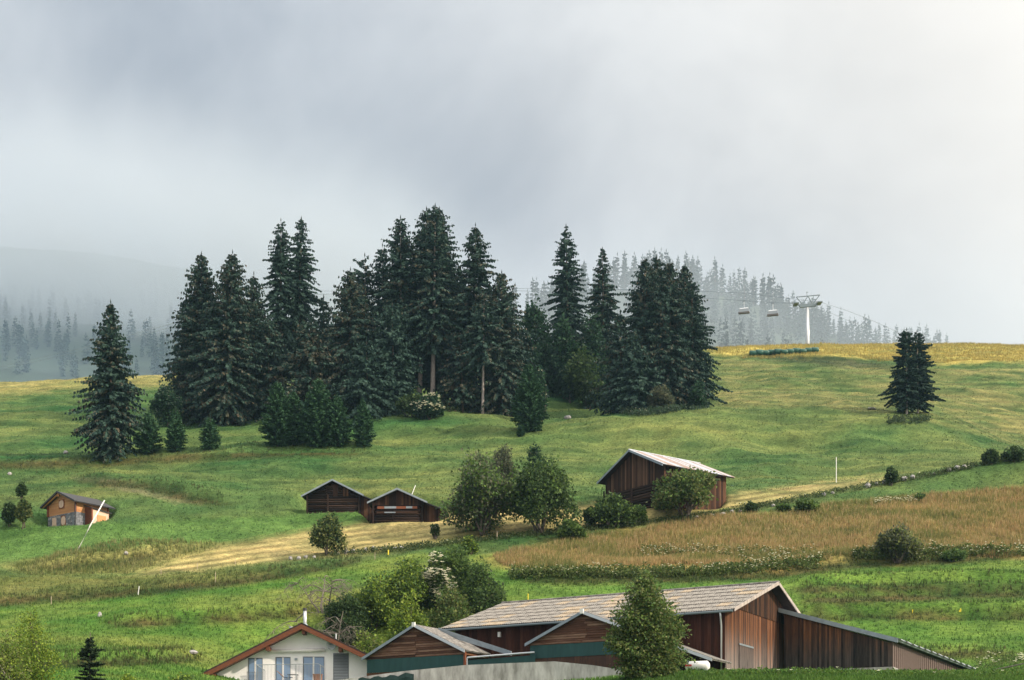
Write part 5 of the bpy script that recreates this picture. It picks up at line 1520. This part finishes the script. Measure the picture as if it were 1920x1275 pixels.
MB().tube([(hw + .5, -.3, cap - slc * 4 + .1), (hw + .25, -.22, cap - slc * 4 - .3), (hw + .2, -.22, -.4)], .06, 8).build('downpipe', M['slate'], chalet)
MB().box(-.09, .09, -.7, -.5, cap - .75, cap - .2).build('king_post', M['larch'], chalet)
def oval_shutter(xc, zc, w, h):
    o = MB().box(xc - w * .62, xc + w * .62, -.045, -.0, zc - h * .58, zc + h * .58).build('window', M['redwood'], chalet)
    for sg in (-1, 1):
        V = [(xc + sg * .02, -.075, zc - h * .5), (xc + sg * .02, -.075, zc + h * .5)]
        for k in range(7):
            a = math.pi / 2 - math.pi * k / 6
            V.append((xc + sg * (.03 + w * .52 * math.cos(a) ** .7 if abs(math.cos(a)) > 1e-6 else .03), -.075, zc + h * .5 * math.sin(a)))
        V2 = V + [(x, -.05, z) for x, y, z in V]
        ring = [0] + list(range(8, 1, -1)) + [1]
        n9 = len(V)
        F = [tuple(ring) if sg < 0 else tuple(reversed(ring))]
        for i in range(len(ring)):
            F.append((ring[i], ring[(i + 1) % len(ring)], ring[(i + 1) % len(ring)] + n9, ring[i] + n9))
        mk('shutter', V2, F, M['shutter'], o)
oval_shutter(-.05, 3.25, 1.05, 1.1); oval_shutter(.45, .75, .95, 1.3)
dr_ = MB().box(-2.3, -1.3, -.05, .0, -.95, 1.45).build('door', M['shutter'], chalet)
MB().box(-2.25, -1.35, -.07, -.052, -.4, -.3).build('ledge', M['larch'], dr_)
# porch on the right wall
pc = empty('porch', (hw, 0, 0)); pc.parent = chalet
MB().slab((.0, 1.35, 2.95), (1.75, 1.35, 2.45), (1.75, 5.0, 2.1), (.0, 5.0, 2.6), .12).build('roof', M['slate'], pc)
MB().box(.02, 1.5, 1.6, 1.72, -.9, 2.55).build('side_wall', M['redwood'], pc)
boards_h(pc, M['rafter'], -.9, 2.4, 1.59, lambda z: (.03, 1.5), h=.2, t=.02, seed=46, name='board')
MB().box(1.38, 1.5, 1.73, 4.6, -.9, 2.2).build('front_wall', M['shutter'], pc)
MB().box(1.505, 1.56, 2.6, 4.1, .55, 1.5).build('window_box', M['larch'], pc)
MB().box(1.4, 1.6, 1.6, 1.8, -.9, 2.35).build('post', M['redwood'], pc)

# leaning white pole in front of the chalet
q0 = ground_at(143, 1033); q1 = P(196, 938, q0.y + 1.5)
tag(MB().tube([q0 - Vector((0, 0, .3)), q0.lerp(q1, .5), q1], [.11, .095, .07], 8).build('leaning_pole', M['white'], smooth=True), 'long white pole leaning to the right in front of the chalet', 'pole')

# small white hut showing over the straw meadow
q = P(1374, 928, 207)
sh_, tp, apx_, ze_ = gable_hut('small_hut', (q.x, q.y, q.z - 1.0), R(-30), 'roof of a small hut showing over the meadow right of the hay barn', 'hut', 1.5, 3.6, 1.4, 1.1, .35, .3, 'tin')
MB().prism_y([(-1.5, -1.5), (1.5, -1.5), (1.5, 1.35), (0, apx_ - .05), (-1.5, 1.35)], 0, 3.6).build('wall', M['plank_black'], sh_)
ck = MB().box(1.25, 1.95, 1.2, 1.9, .5, 2.15).build('chimney', M['white'], sh_)
MB().box(1.15, 2.05, 1.1, 2.0, 2.155, 2.32).build('chimney_cap', M['white'], ck)
q = P(-6, 724, 372)
fh, tp, apx_, ze_ = gable_hut('far_hut', (q.x, q.y, q.z - 2.2), R(-55), 'sliver of a hut roof on the crest at the left edge', 'hut', 3.0, 6, 1.8, 1.3, .5, .5, 'slate')
MB().prism_y([(-3, -1.5), (3, -1.5), (3, 1.75), (0, apx_ - .05), (-3, 1.75)], 0, 6).build('wall', M['plank_black'], fh)

# ------------------------------------------------------------------ chairlift
TYY = 385.0
ts = TYY / FPX
tp_ = P(1514, 640, TYY)
tower = empty('lift_tower', (tp_.x, TYY, tp_.z - 3))
zt = (VH - 577) * ts - (tp_.z - 3)
MB().tube([(0, 0, -4), (0, 0, zt)], [.72, .42], 16).build('mast', M['pipe'], tower, smooth=True)
ca = -.25
def tl(u, v, dy=0): 
    p = P(u, v, TYY); return (p.x - tp_.x, dy, p.z - (tp_.z - 3))
MB().hexa([tl(1500, 577, -.3), tl(1530, 574, -.3), tl(1530, 574, .3), tl(1500, 577, .3), tl(1497, 571, -.3), tl(1532, 569, -.3), tl(1532, 569, .3), tl(1497, 571, .3)]).build('crossarm', M['gutter'], tower)
fr = MB()
for a, b_ in (((1493, 557), (1537, 553)), ((1493, 557), (1505, 571)), ((1515, 555), (1505, 571)), ((1515, 555), (1524, 570)), ((1537, 553), (1524, 570))):
    fr.tube([tl(*a), tl(*b_)], .14, 6)
fr.build('maintenance_frame', M['gutter'], tower)
for u, v in ((1492, 570), (1536, 568)):
    tr_ = MB().hexa([tl(u - 4, v + 1.5, -1.4), tl(u + 4, v + 1.5, -1.4), tl(u + 4, v + 1.5, 1.4), tl(u - 4, v + 1.5, 1.4), tl(u - 4, v - .5, -1.4), tl(u + 4, v - .5, -1.4), tl(u + 4, v - .5, 1.4), tl(u - 4, v - .5, 1.4)]).build('sheave_train', M['gutter'], tower)
    for k in range(5):
        c_ = Vector(tl(u - 5 + 2.5 * k, v - 1.5))
        MB().tube([c_ + Vector((0, -.15, 0)), c_ + Vector((0, .15, 0))], .24, 10).build('sheave', M['rail'], tr_)
MB().tube([tl(1513, 555), tl(1513, 546)], .07, 6).build('antenna', M['gutter'], tower)
MB().tube([tl(1511, 549), tl(1515.5, 548)], .06, 6).build('antenna', M['gutter'], tower)
tag(tower, 'pale steel chairlift tower standing on the right crest', 'tower')
def chair(u, v, Y, lab):
    """v = row of the grip on the rope"""
    s = Y / FPX
    p = P(u, v, Y)
    t = empty('chairlift_seat', (p.x, Y, p.z), R(-18))
    MB().box(-.35, .35, -.12, .12, -.12, .14).build('grip', M['gutter'], t)
    MB().tube([(0, 0, 0), (.05, 0, -1.2), (.05, 0, -2.1)], .09, 8).build('hanger', M['pipe'], t)
    MB().hexa([(-1.35, -.55, -2.35), (1.35, -.55, -2.35), (1.35, .55, -2.35), (-1.35, .55, -2.35), (-1.1, -.2, -2.05), (1.1, -.2, -2.05), (1.1, .3, -2.05), (-1.1, .3, -2.05)]).build('canopy', M['pipe'], t)
    MB().hexa([(-1.55, -.75, -3.35), (1.55, -.75, -3.35), (1.55, .35, -3.35), (-1.55, .35, -3.35), (-1.4, -.55, -2.36), (1.4, -.55, -2.36), (1.4, .4, -2.36), (-1.4, .4, -2.36)]).build('bubble', M['rail'], t)
    MB().box(-1.6, 1.6, -.8, .5, -3.65, -3.38).build('seat', M['clad'], t)
    MB().tube([(-1.6, -.9, -3.75), (1.6, -.9, -3.75)], .06, 6).build('footrest', M['gutter'], t)
    return tag(t, lab, 'chairlift seat', 'covered chairlift seats on the rope')
chair(1395, 564.5, 392, 'left covered chairlift seat hanging over the crest')
chair(1449, 568.5, 389, 'right covered chairlift seat nearest the lift tower')
def cable(name, pts, rad, label):
    c_ = MB()
    pts = [P(*q) for q in pts]
    c_.tube(pts, rad, 5)
    return tag(c_.build(name, M['gutter']), label, 'cable', 'chairlift ropes')
cable('lift_rope', [(1492, 568.5, 385), (1449, 567.5, 389), (1395, 563.5, 392), (1300, 558, 398), (1150, 550, 408), (960, 545, 420), (800, 546, 430), (580, 545.5, 440), (480, 562, 430), (330, 605, 415), (160, 651, 400), (0, 688, 392), (-150, 716, 384)], .045, 'lower rope of the chairlift running left from the tower')
cable('lift_rope', [(1536, 566.5, 386), (1400, 550, 396), (1300, 545, 402), (1100, 542, 412), (960, 541, 424), (800, 548, 434), (580, 552, 443), (480, 568, 433), (330, 611, 418), (160, 657, 403), (0, 692.5, 395), (-150, 722, 386)], .045, 'upper rope of the chairlift running left from the tower')
cable('lift_rope', [(1537, 566, 385), (1590, 583, 400), (1640, 603, 415), (1700, 630, 435), (1760, 656, 460)], .045, 'upper rope descending right from the lift tower')
cable('lift_rope', [(1493, 569.5, 385), (1560, 588, 402), (1620, 613, 420), (1680, 640, 440)], .045, 'lower rope descending right from the lift tower')

# row of wrapped bales under green film
for i in range(11):
    u = 1412 + i * 11.6
    g0 = ground_at(u, 667.5 - .55 * i, 300)
    s = g0.y / FPX
    t = empty('wrapped_bale', g0, R(90 + 3 * (i % 3)))
    w = 6.6 * s; r_ = .72 + .07 * math.sin(i * 2.1)
    V = []; F = []
    n = 12
    for j, (yy, k) in enumerate(((-w, .0), (-w, .82), (-w * .85, 1), (w * .85, 1), (w, .82), (w, 0))):
        for q in range(n):
            a = 6.283 * q / n
            V.append((math.cos(a) * r_ * k * 1.08, yy, r_ * .95 + math.sin(a) * r_ * k))
    for j in range(5):
        for q in range(n):
            q2 = (q + 1) % n; F.append((j * n + q, j * n + q2, (j + 1) * n + q2, (j + 1) * n + q))
    mk('film_wrap', V, F, M['tarp_g'] if 'tarp_g' in M else M.setdefault('tarp_g', plain('green_bale_film', (0.02, 0.085, 0.06), .4, var=.25)), t, smooth=True)
    tag(t, 'dark green wrapped bale in the row on the right crest, %s from the left' % 'first second third fourth fifth sixth seventh eighth ninth tenth eleventh'.split()[i], 'bale', 'row of green wrapped bales on the crest')

# ------------------------------------------------------------------ stones, posts and weeds
def rock(u, v, wpx, hpx, seed, label, group):
    g0 = ground_at(u, v)
    s = g0.y / FPX
    r = np.random.default_rng(seed)
    V = []; F = []
    n, m = 9, 6
    dirs = r.normal(0, 1, (14, 3)); dirs /= np.linalg.norm(dirs, axis=1)[:, None]
    cut = r.uniform(.62, .95, 14)
    for j in range(m + 1):
        ph = math.pi * j / m
        for k in range(n):
            a = 6.283 * k / n
            dv = np.array([math.sin(ph) * math.cos(a), math.sin(ph) * math.sin(a), math.cos(ph)])
            pr = dirs @ dv
            rad = min([1.0] + [c_ / p_ for c_, p_ in zip(cut, pr) if p_ > .3])
            V.append(dv * rad * np.array([wpx * s * .55, wpx * s * .5, hpx * s * .75]))
    for j in range(m):
        for k in range(n):
            k2 = (k + 1) % n; F.append((j * n + k, (j + 1) * n + k, (j + 1) * n + k2, j * n + k2))
    o = mk('boulder', V, F, M['rock'])
    o.location = g0 + Vector((0, 0, hpx * s * .3)); o.rotation_euler = (0, 0, r.uniform(0, 6))
    return tag(o, label, 'boulder', group)
gl, gr = 'stones of the left wall line', 'stones of the right wall line'
LW = [650, 663, 686, 700, 634, 716, 742, 752, 560, 545, 574, 589]
RW = [1627, 1644, 1658, 1695, 1712, 1780, 1795, 1808, 1545, 1561, 1449, 1356, 1372, 1388, 1335, 1307, 1752]
ORD = 'first second third fourth fifth sixth seventh eighth ninth tenth eleventh twelfth thirteenth fourteenth fifteenth sixteenth seventeenth'.split()
for i, (u, v, w, h) in enumerate([(650, 1038, 9, 8), (663, 1037, 9, 7), (686, 1034, 8, 7), (700, 1032, 9, 8), (634, 1041, 7, 6), (716, 1031, 6, 4), (742, 1030, 12, 4), (752, 1029, 10, 4), (560, 1049, 10, 6), (545, 1050, 8, 7), (574, 1047, 9, 6), (589, 1046, 7, 5)]):
    rock(u, v, w, h, 700 + i, 'grey stone of the low wall line by the lone leafy bush, %s from the left' % ORD[sorted(LW).index(u)], gl)
for i, (u, v, w, h) in enumerate([(1627, 914, 13, 10), (1644, 910, 9, 5), (1658, 907, 8, 8), (1695, 901, 13, 8), (1712, 898, 12, 7), (1780, 883, 14, 6), (1795, 881, 16, 8), (1808, 878, 12, 6), (1545, 930, 8, 6), (1561, 926, 8, 5), (1449, 950, 9, 5), (1356, 967, 14, 7), (1372, 962, 9, 6), (1388, 960, 9, 4), (1335, 968, 10, 5), (1307, 972, 8, 4), (1752, 890, 8, 4)]):
    rock(u, v, w, h, 740 + i, 'pale boulder of the wall line above the dry grass, %s from the left' % ORD[sorted(RW).index(u)], gr)
rock(187, 1157, 11, 9, 780, 'single grey boulder on the lower left meadow', None)
rock(1065, 785, 14, 7, 781, 'pale boulder in the grassy hollow', None)
rock(123, 850, 10, 6, 782, 'small rock left of the lone spruce', None)
rock(236, 1040, 9, 6, 783, 'small rock on the hummock below the chalet', None)
rock(18, 890, 8, 5, 784, 'pale rock high on the left edge of the slope', None)
rock(1634, 768, 20, 4, 785, 'flat rock left of the twin spruces', None)
rock(363, 1228, 20, 7, 786, 'low mossy rock on the terrace left of the house', None)
def post(u, v, vt, rad, mat, label, group=None, lean=0, name='fence_post'):
    g0 = ground_at(u, v); q = P(u + lean, vt, g0.y)
    o = MB().tube([g0 - Vector((0, 0, .3)), q], rad, 6).build(name, M[mat])
    return tag(o, label, 'post', group)
post(1568, 905, 857, .06, 'white', 'tall thin white pole at the edge of the straw meadow', name='marker_pole')
post(258, 1116, 1099, .05, 'white', 'white stake leaning right on the lower left meadow', lean=3)
post(404, 1094, 1072, .04, 'beam', 'tall thin fence post on the left meadow', 'fence posts')
post(96, 1134, 1118, .04, 'beam', 'fence post near the left edge of the terrace', 'fence posts')
post(302, 1078, 1066, .035, 'beam', 'short fence post at the lower end of the straw strip', 'fence posts')
post(370, 1068, 1056, .035, 'beam', 'fence post on the lower edge of the straw strip at left', 'fence posts')
post(441, 1059, 1047, .035, 'beam', 'fence post in the straw strip left of the stone line', 'fence posts')
post(649, 1042, 1026, .05, 'dead_wood', 'dark post beside the lone leafy bush', 'fence posts')
post(724, 1034, 1018, .04, 'beam', 'fence post right of the lone leafy bush', 'fence posts')
post(792, 1024, 1012, .06, 'dead_wood', 'dark post left of the little elder', 'fence posts')
post(932, 1012, 996, .06, 'beam', 'pale post in front of the leafy pair', 'fence posts')
post(703, 1050, 1036, .04, 'beam', 'fence post below the yellow marker', 'fence posts')
post(1177, 988, 976, .05, 'beam', 'pale post at the foot of the hedge', 'fence posts')
post(1765, 938, 927, .04, 'beam', 'fence post at the top of the dry grass', 'fence posts')
post(728, 1041, 1031, .09, 'yellow', 'yellow marker by the stone line', 'yellow markers', name='yellow_marker')
post(1710, 1152, 1143, .06, 'yellow', 'single yellow marker on the right terrace bank', 'yellow markers', name='yellow_marker', lean=1)
post(1798, 1152, 1144, .06, 'yellow', 'left of two yellow markers side by side on the right bank', 'yellow markers', name='yellow_marker', lean=1)
post(1801, 1153, 1141, .06, 'yellow', 'right of two yellow markers side by side on the right bank', 'yellow markers', name='yellow_marker')
post(990, 1127, 1113, .06, 'yellow', 'yellow marker just above the barn roof', 'yellow markers', name='yellow_marker')
# rail at the lower right edge
q0, q1 = P(1836, 1262, 128), P(1925, 1243, 126)
rf_ = empty('rail_fence', (q1.x, q1.y, q1.z - 1.0))
MB().tube([q0 - rf_.location, q1 - rf_.location], .07, 6).build('rail', M['dead_wood'], rf_)
MB().tube([(-.1, 0, -1.2), (-.1, 0, 1.1)], .09, 6).build('post', M['bark'], rf_)
MB().tube([q0 - rf_.location + Vector((.3, 0, .1)), q0 - rf_.location + Vector((.3, 0, -1.4))], .08, 6).build('post', M['bark'], rf_)
tag(rf_, 'wooden rail fence at the lower right edge', 'fence')

def weeds(name, line, n, hlo, hhi, leaf, cols, label, spread=6, fl=0, seed=0, leafy=5, flc=(.74, .74, .56)):
    """leafy weeds (and pale flower heads) scattered along a line of photo points; one mass"""
    r = np.random.default_rng(seed)
    pu = np.array([p[0] for p in line], float); pv = np.array([p[1] for p in line], float)
    t = r.uniform(0, len(line) - 1, n)
    us = np.interp(t, np.arange(len(line)), pu); vs_ = np.interp(t, np.arange(len(line)), pv) + r.uniform(-spread, spread, n)
    G = ground_many(us, vs_)
    cl = fbm(us / 16, vs_ / 4, 3, seed + 5)
    h = (hlo + (hhi - hlo) * np.clip(.5 + 1.6 * cl, 0, 1)) * r.uniform(.7, 1.2, n)
    V = []; F = []; C = []; o = 0
    cols = np.array(cols)
    for k in range(leafy):
        base = G + np.stack([r.normal(0, .22, n), r.normal(0, .22, n), h * r.uniform(0, .8, n)], -1)
        vec = np.stack([r.normal(0, .6, n), r.normal(0, .6, n), r.uniform(.1, 1, n)], -1)
        vec /= np.linalg.norm(vec, axis=1)[:, None]; vec *= (leaf * r.uniform(.7, 1.5, n))[:, None]
        sd = np.cross(vec, r.normal(0, 1, (n, 3))); sd /= np.linalg.norm(sd, axis=1)[:, None]; sd *= leaf * .34
        v_, f_ = kites(base, vec, sd); V.append(v_); F.append(f_ + o); o += len(v_)
        C.append(np.repeat(cols[r.integers(0, len(cols), n)] * r.uniform(.75, 1.25, (n, 1)), 4, 0))
    if fl:
        k = r.random(n) < fl * np.clip(.5 + 3 * fbm(us / 30, vs_ / 8, 2, seed + 9), 0, 1)
        b0 = G[k] + np.stack([0 * h[k], 0 * h[k], h[k] * 1.05], -1)
        for a in (0, 2.1, 4.2):
            vec = np.stack([math.cos(a) + 0 * b0[:, 0], math.sin(a) - .3 + 0 * b0[:, 0], .3 + 0 * b0[:, 0]], -1) * .14
            sd = np.cross(vec, np.array([0, -.4, 1.])) * .5
            v_, f_ = kites(b0, vec, sd); V.append(v_); F.append(f_ + o); o += len(v_)
            C.append(np.tile(np.array(flc), (len(v_), 1)))
    ob = mk(name, np.concatenate(V), np.concatenate(F), M['leaf'], colors=np.concatenate(C))
    return tag(ob, label, kind='stuff')
WD = [(.10, .15, .04), (.075, .12, .03), (.15, .18, .06), (.06, .095, .028)]
weeds('flowering_weeds', [(955, 1083), (1080, 1082), (1200, 1081), (1330, 1078), (1420, 1072), (1540, 1062)], 1500, .5, 1.5, .3, WD, 'flowering weeds along the lower edge of the dry grass', 6, .28, 801)
weeds('flowering_weeds', [(1600, 1050), (1700, 1048), (1800, 1044), (1920, 1038), (1990, 1036)], 900, .4, 1.2, .3, WD, 'flowering weeds at the right end of the dry grass', 7, .5, 802)
weeds('flowering_weeds', [(1640, 944), (1680, 941), (1720, 939)], 220, .3, .6, .2, WD, 'white flowers above the dry grass', 4, .95, 803)
weeds('flowering_weeds', [(1200, 1040), (1300, 1036), (1400, 1040), (1560, 1042)], 420, .4, .8, .25, WD, 'pale weed patches inside the dry grass', 9, .5, 804)
weeds('hedge_weeds', [(620, 1042), (760, 1032), (900, 1014), (1060, 1000), (1200, 985), (1320, 970), (1450, 948), (1600, 918), (1750, 892), (1850, 872), (1960, 860)], 1700, .3, .9, .26, [(.06, .09, .03), (.08, .11, .04), (.05, .075, .028)], 'rough green weeds along the stone wall line', 4, .05, 805)
weeds('yard_weeds', [(1290, 1262), (1500, 1262), (1700, 1262), (1960, 1264)], 2400, .12, .5, .18, [(.06, .14, .02), (.08, .17, .03), (.05, .10, .02), (.11, .17, .03)], 'leafy green weeds on the bank below the barn', 9, .02, 806)
weeds('umbel_flowers', [(1830, 1252), (1880, 1244), (1920, 1240)], 160, .4, .7, .18, WD, 'white umbels on the meadow at the lower right', 9, .9, 807)
weeds('reeds', [(1665, 790), (1700, 793), (1745, 788)], 200, .3, .9, .35, [(.05, .085, .04), (.07, .1, .05)], 'tall rushes under the twin spruces', 6, 0, 808)
weeds('copse_undergrowth', [(345, 778), (450, 780), (560, 772), (700, 775), (860, 768), (960, 770)], 1300, .6, 2.2, .5, [(.03, .06, .03), (.04, .07, .03), (.07, .06, .035)], 'dark undergrowth along the foot of the copse', 5, 0, 809)
weeds('copse_undergrowth', [(1140, 770), (1200, 778), (1260, 772), (1325, 762)], 500, .5, 1.6, .4, [(.04, .075, .04), (.05, .08, .05)], 'dark undergrowth along the foot of the dense clump', 4, .05, 810)

# ------------------------------------------------------------------ far hills, their woods and the mist
def far_sheet(name, us, rows, label, c, seed, amp):
    """rows: list of (Y, [photo rows at us]); a heightfield behind the crest"""
    us = np.array(us, float)
    uf = np.linspace(us[0], us[-1], 90)
    ys = np.array([q[0] for q in rows], float)
    zz = np.array([[(VH - v) * y / FPX for v in vv] for y, vv in rows])
    yf = np.linspace(ys[0], ys[-1], 70)
    za = np.array([np.interp(uf, us, row) for row in zz])
    zf = np.array([np.interp(yf, ys, za[:, i]) for i in range(len(uf))]).T
    U, Y = np.meshgrid(uf, yf)
    X = (U - 960) * Y / FPX
    Z = zf + amp * fbm(X / 90, Y / 90, 4, seed)
    i = np.arange(U.size).reshape(U.shape)
    q = np.stack([i[:-1, :-1], i[:-1, 1:], i[1:, 1:], i[1:, :-1]], -1).reshape(-1, 4)
    o = mk(name, np.stack([X, Y, Z], -1), q, c, smooth=True)
    tag(o, label, kind='structure')
    def h(x, y):
        u = 960 + FPX * x / y
        fu = np.clip(np.interp(u, uf, np.arange(len(uf))), 0, len(uf) - 1.001); fy = np.clip(np.interp(y, yf, np.arange(len(yf))), 0, len(yf) - 1.001)
        a = fu.astype(int); b_ = fy.astype(int); p_ = fu - a; q_ = fy - b_
        return (Z[b_, a] * (1 - p_) + Z[b_, a + 1] * p_) * (1 - q_) + (Z[b_ + 1, a] * (1 - p_) + Z[b_ + 1, a + 1] * p_) * q_
    return h
M['far_meadow'] = plain('far_grass', (0.028, 0.05, 0.03), .95, var=.3, scale=.02)
hu = [560, 700, 840, 965, 1060, 1150, 1250, 1370, 1440, 1500, 1600, 1700, 1800, 1900, 2100]
crest = [720, 690, 640, 596, 570, 538, 532, 548, 572, 606, 632, 650, 664, 680, 700]
hill_h = far_sheet('forested_hill', hu, [(520, [820] * 15), (620, [v + 110 for v in crest]), (700, [v + 45 for v in crest]), (770, [v + 8 for v in crest]), (800, crest), (900, [v + 60 for v in crest]), (1200, [v + 260 for v in crest])], 'wooded hill half lost in mist behind the right crest', M['far_meadow'], 91, 6)
mu_ = [-500, -200, 0, 100, 180, 300, 350, 480, 640, 800, 950, 1150, 1500]
mcr = [470, 455, 460, 466, 474, 492, 502, 526, 552, 580, 610, 660, 740]
mtn_h = far_sheet('mountain', mu_, [(760, [900] * 13), (950, [v + 250 for v in mcr]), (1250, [v + 130 for v in mcr]), (1550, [v + 45 for v in mcr]), (1750, mcr), (1900, [v + 20 for v in mcr]), (2400, [v + 300 for v in mcr])], 'dark mountainside rising into the cloud at the left', M['far_meadow'], 92, 18)
lows = []
for k in range(5):
    TV, V, F, C = spruce_mesh(900 + k, 16.0, (3.0, 2.5, 3.4, 2.2, 2.8)[k], crown=.04, shape=.8, droop=.4, step=1.5, nb=5, dens=1.15, hang=.8, size=2.4, rough=.35, full=False)
    lows.append((V, F, C, TV))
low_me = [(mk('crown', V, F, M['needle'], colors=C, link=False), mk('trunk', T.v, T.f, M['bark'], link=False)) for V, F, C, T in lows]
rf = np.random.default_rng(31)
placed = 0
for k in range(150):                       # trees along the hill's skyline, told apart against the cloud
    u = rf.uniform(955, 1780)
    if rf.random() < .25 and 1000 < u < 1130: continue
    if u > 1560 and rf.random() < .35: continue
    y = rf.uniform(765, 802)
    x = (u - 960) * y / FPX
    z = float(hill_h(np.array(x), np.array(y)))
    s = rf.uniform(.75, 1.25) * (1.1 if u < 1450 else .95 if u < 1560 else .72)
    t = empty('hill_spruce', (x, y, z - .3), rf.uniform(0, 6.28))
    m0, m1 = low_me[rf.integers(0, 5)]
    link_mesh('crown', m0, t); link_mesh('trunk', m1, t)
    t.scale = (s * rf.uniform(.85, 1.15), s * rf.uniform(.85, 1.15), s)
    tag(t, 'misty grey spruce on the skyline of the far wooded hill', 'spruce', 'spruces on the skyline of the far hill')
def wood_mass(name, h, n, ulo, uhi, ylo, yhi, smin, smax, label, seed, keep=None):
    r = np.random.default_rng(seed)
    Vs = []; Fs = []; Cs = []; o = 0
    for i in range(n):
        u = r.uniform(ulo, uhi); y = r.uniform(ylo, yhi)
        x = (u - 960) * y / FPX
        if keep is not None and not keep(u, y, x): continue
        z = float(h(np.array(x), np.array(y)))
        V, F, C, _ = lows[r.integers(0, 5)]
        s = r.uniform(smin, smax); a = r.uniform(0, 6.28)
        ca_, sa = math.cos(a) * s, math.sin(a) * s
        W = np.stack([V[:, 0] * ca_ - V[:, 1] * sa + x, V[:, 0] * sa + V[:, 1] * ca_ + y, V[:, 2] * s + z - .4], -1)
        Vs.append(W); Fs.append(F + o); Cs.append(C); o += len(W)
    ob = mk(name, np.concatenate(Vs), np.concatenate(Fs), M['needle'], colors=np.concatenate(Cs))
    return tag(ob, label, kind='stuff')
wood_mass('forest', hill_h, 380, 940, 1760, 560, 770, .7, 1.2, 'spruce forest on the slope of the misty hill', 33)
wood_mass('forest', mtn_h, 440, -80, 700, 960, 1500, .9, 1.6, 'spruce forest on the mountainside in the cloud', 34, keep=lambda u, y, x: vnoise(np.array(x / 70), np.array(y / 110), 5) > .33)

def volume_mat(name, c, dens, aniso=.2):
    m = bpy.data.materials.new(name); m.use_nodes = True
    nt = m.node_tree
    for n_ in list(nt.nodes): nt.nodes.remove(n_)
    out = nt.nodes.new('ShaderNodeOutputMaterial'); pv = nt.nodes.new('ShaderNodeVolumePrincipled')
    pv.inputs['Color'].default_value = (*c, 1); pv.inputs['Density'].default_value = dens; pv.inputs['Anisotropy'].default_value = aniso
    nt.links.new(pv.outputs[0], out.inputs['Volume'])
    m.cycles.homogeneous_volume = True
    return m
def mist_box(name, x0, x1, y0, y1, z0, z1, c, dens, thr, scale, label, gain=3.0, seed=0.0, lo=0.0):
    """drifting cloud: droplets thickening and thinning at random, fading out towards its edges"""
    cx_, cy_, cz_ = (x0 + x1) / 2, (y0 + y1) / 2, (z0 + z1) / 2
    hx_, hy_, hz_ = (x1 - x0) / 2, (y1 - y0) / 2, (z1 - z0) / 2
    o = mk(name, [(a * hx_, b_ * hy_, c_ * hz_) for c_ in (-1, 1) for b_ in (-1, 1) for a in (-1, 1)], [(0, 2, 3, 1), (4, 5, 7, 6), (0, 1, 5, 4), (2, 6, 7, 3), (0, 4, 6, 2), (1, 3, 7, 5)])
    o.location = (cx_, cy_, cz_)
    m = volume_mat(name + '_droplets', c, dens)
    m.cycles.homogeneous_volume = False
    nt = m.node_tree; N = nt.nodes.new; K = nt.links.new
    pv = [q for q in nt.nodes if q.type == 'PRINCIPLED_VOLUME'][0]
    tc = N('ShaderNodeTexCoord')
    mp = N('ShaderNodeMapping'); mp.inputs['Scale'].default_value = (scale, scale * .6, scale * 1.5); mp.inputs['Location'].default_value = (seed, seed * 2.3, seed * .7)
    nz = N('ShaderNodeTexNoise'); nz.inputs['Detail'].default_value = 3; nz.inputs['Scale'].default_value = 1; nz.inputs['Distortion'].default_value = .4
    K(tc.outputs['Object'], mp.inputs['Vector']); K(mp.outputs[0], nz.inputs['Vector'])
    nr = N('ShaderNodeMapRange'); nr.inputs['From Min'].default_value = thr; nr.inputs['From Max'].default_value = thr + .35; nr.inputs['To Min'].default_value = lo
    K(nz.outputs['Fac'], nr.inputs['Value'])
    dv = N('ShaderNodeVectorMath'); dv.operation = 'DIVIDE'; dv.inputs[1].default_value = (hx_, hy_, hz_)
    K(tc.outputs['Object'], dv.inputs[0])
    ln_ = N('ShaderNodeVectorMath'); ln_.operation = 'LENGTH'; K(dv.outputs[0], ln_.inputs[0])
    fr_ = N('ShaderNodeMapRange'); fr_.interpolation_type = 'SMOOTHSTEP'
    fr_.inputs['From Min'].default_value = .98; fr_.inputs['From Max'].default_value = .25; fr_.inputs['To Min'].default_value = 0; fr_.inputs['To Max'].default_value = 1
    K(ln_.outputs['Value'], fr_.inputs['Value'])
    m1 = N('ShaderNodeMath'); m1.operation = 'MULTIPLY'; K(nr.outputs[0], m1.inputs[0]); K(fr_.outputs[0], m1.inputs[1])
    m2 = N('ShaderNodeMath'); m2.operation = 'MULTIPLY'; m2.inputs[1].default_value = dens; K(m1.outputs[0], m2.inputs[0])
    K(m2.outputs[0], pv.inputs['Density'])
    o.data.materials.append(m)
    return tag(o, label, kind='stuff')
MC = (.76, .84, .92)
# cloud over the mountain top, wisps on its side, mist between the crest and the wooded hill
mist_box('mist', -760, 60, 900, 1560, 330, 590, MC, .012, .36, .006, 'ragged cloud swallowing the mountain top at the left', seed=1.7, lo=.25)
mist_box('mist', -560, -40, 620, 1000, 170, 370, (.58, .74, .95), .0026, .40, .010, 'drifting wisps of mist on the left mountainside', seed=4.1, lo=.15)
mist_box('mist', -120, 330, 480, 760, 120, 262, (.74, .84, .95), .0105, .36, .012, 'mist lying between the crest and the wooded hill', seed=6.3, lo=.3)
sc.cycles.volume_step_rate = 1.0
sc.cycles.volume_max_steps = 128
V = [(x, y, z) for z in (-5, 760) for y in (-40, 2650) for x in (-2400, 2400)]
hz_o = mk('haze', V, [(0, 2, 3, 1), (4, 5, 7, 6), (0, 1, 5, 4), (2, 6, 7, 3), (0, 4, 6, 2), (1, 3, 7, 5)], volume_mat('haze_air', (.45, .74, 1), .00007))
tag(hz_o, 'thin blue haze filling the valley air', kind='stuff')
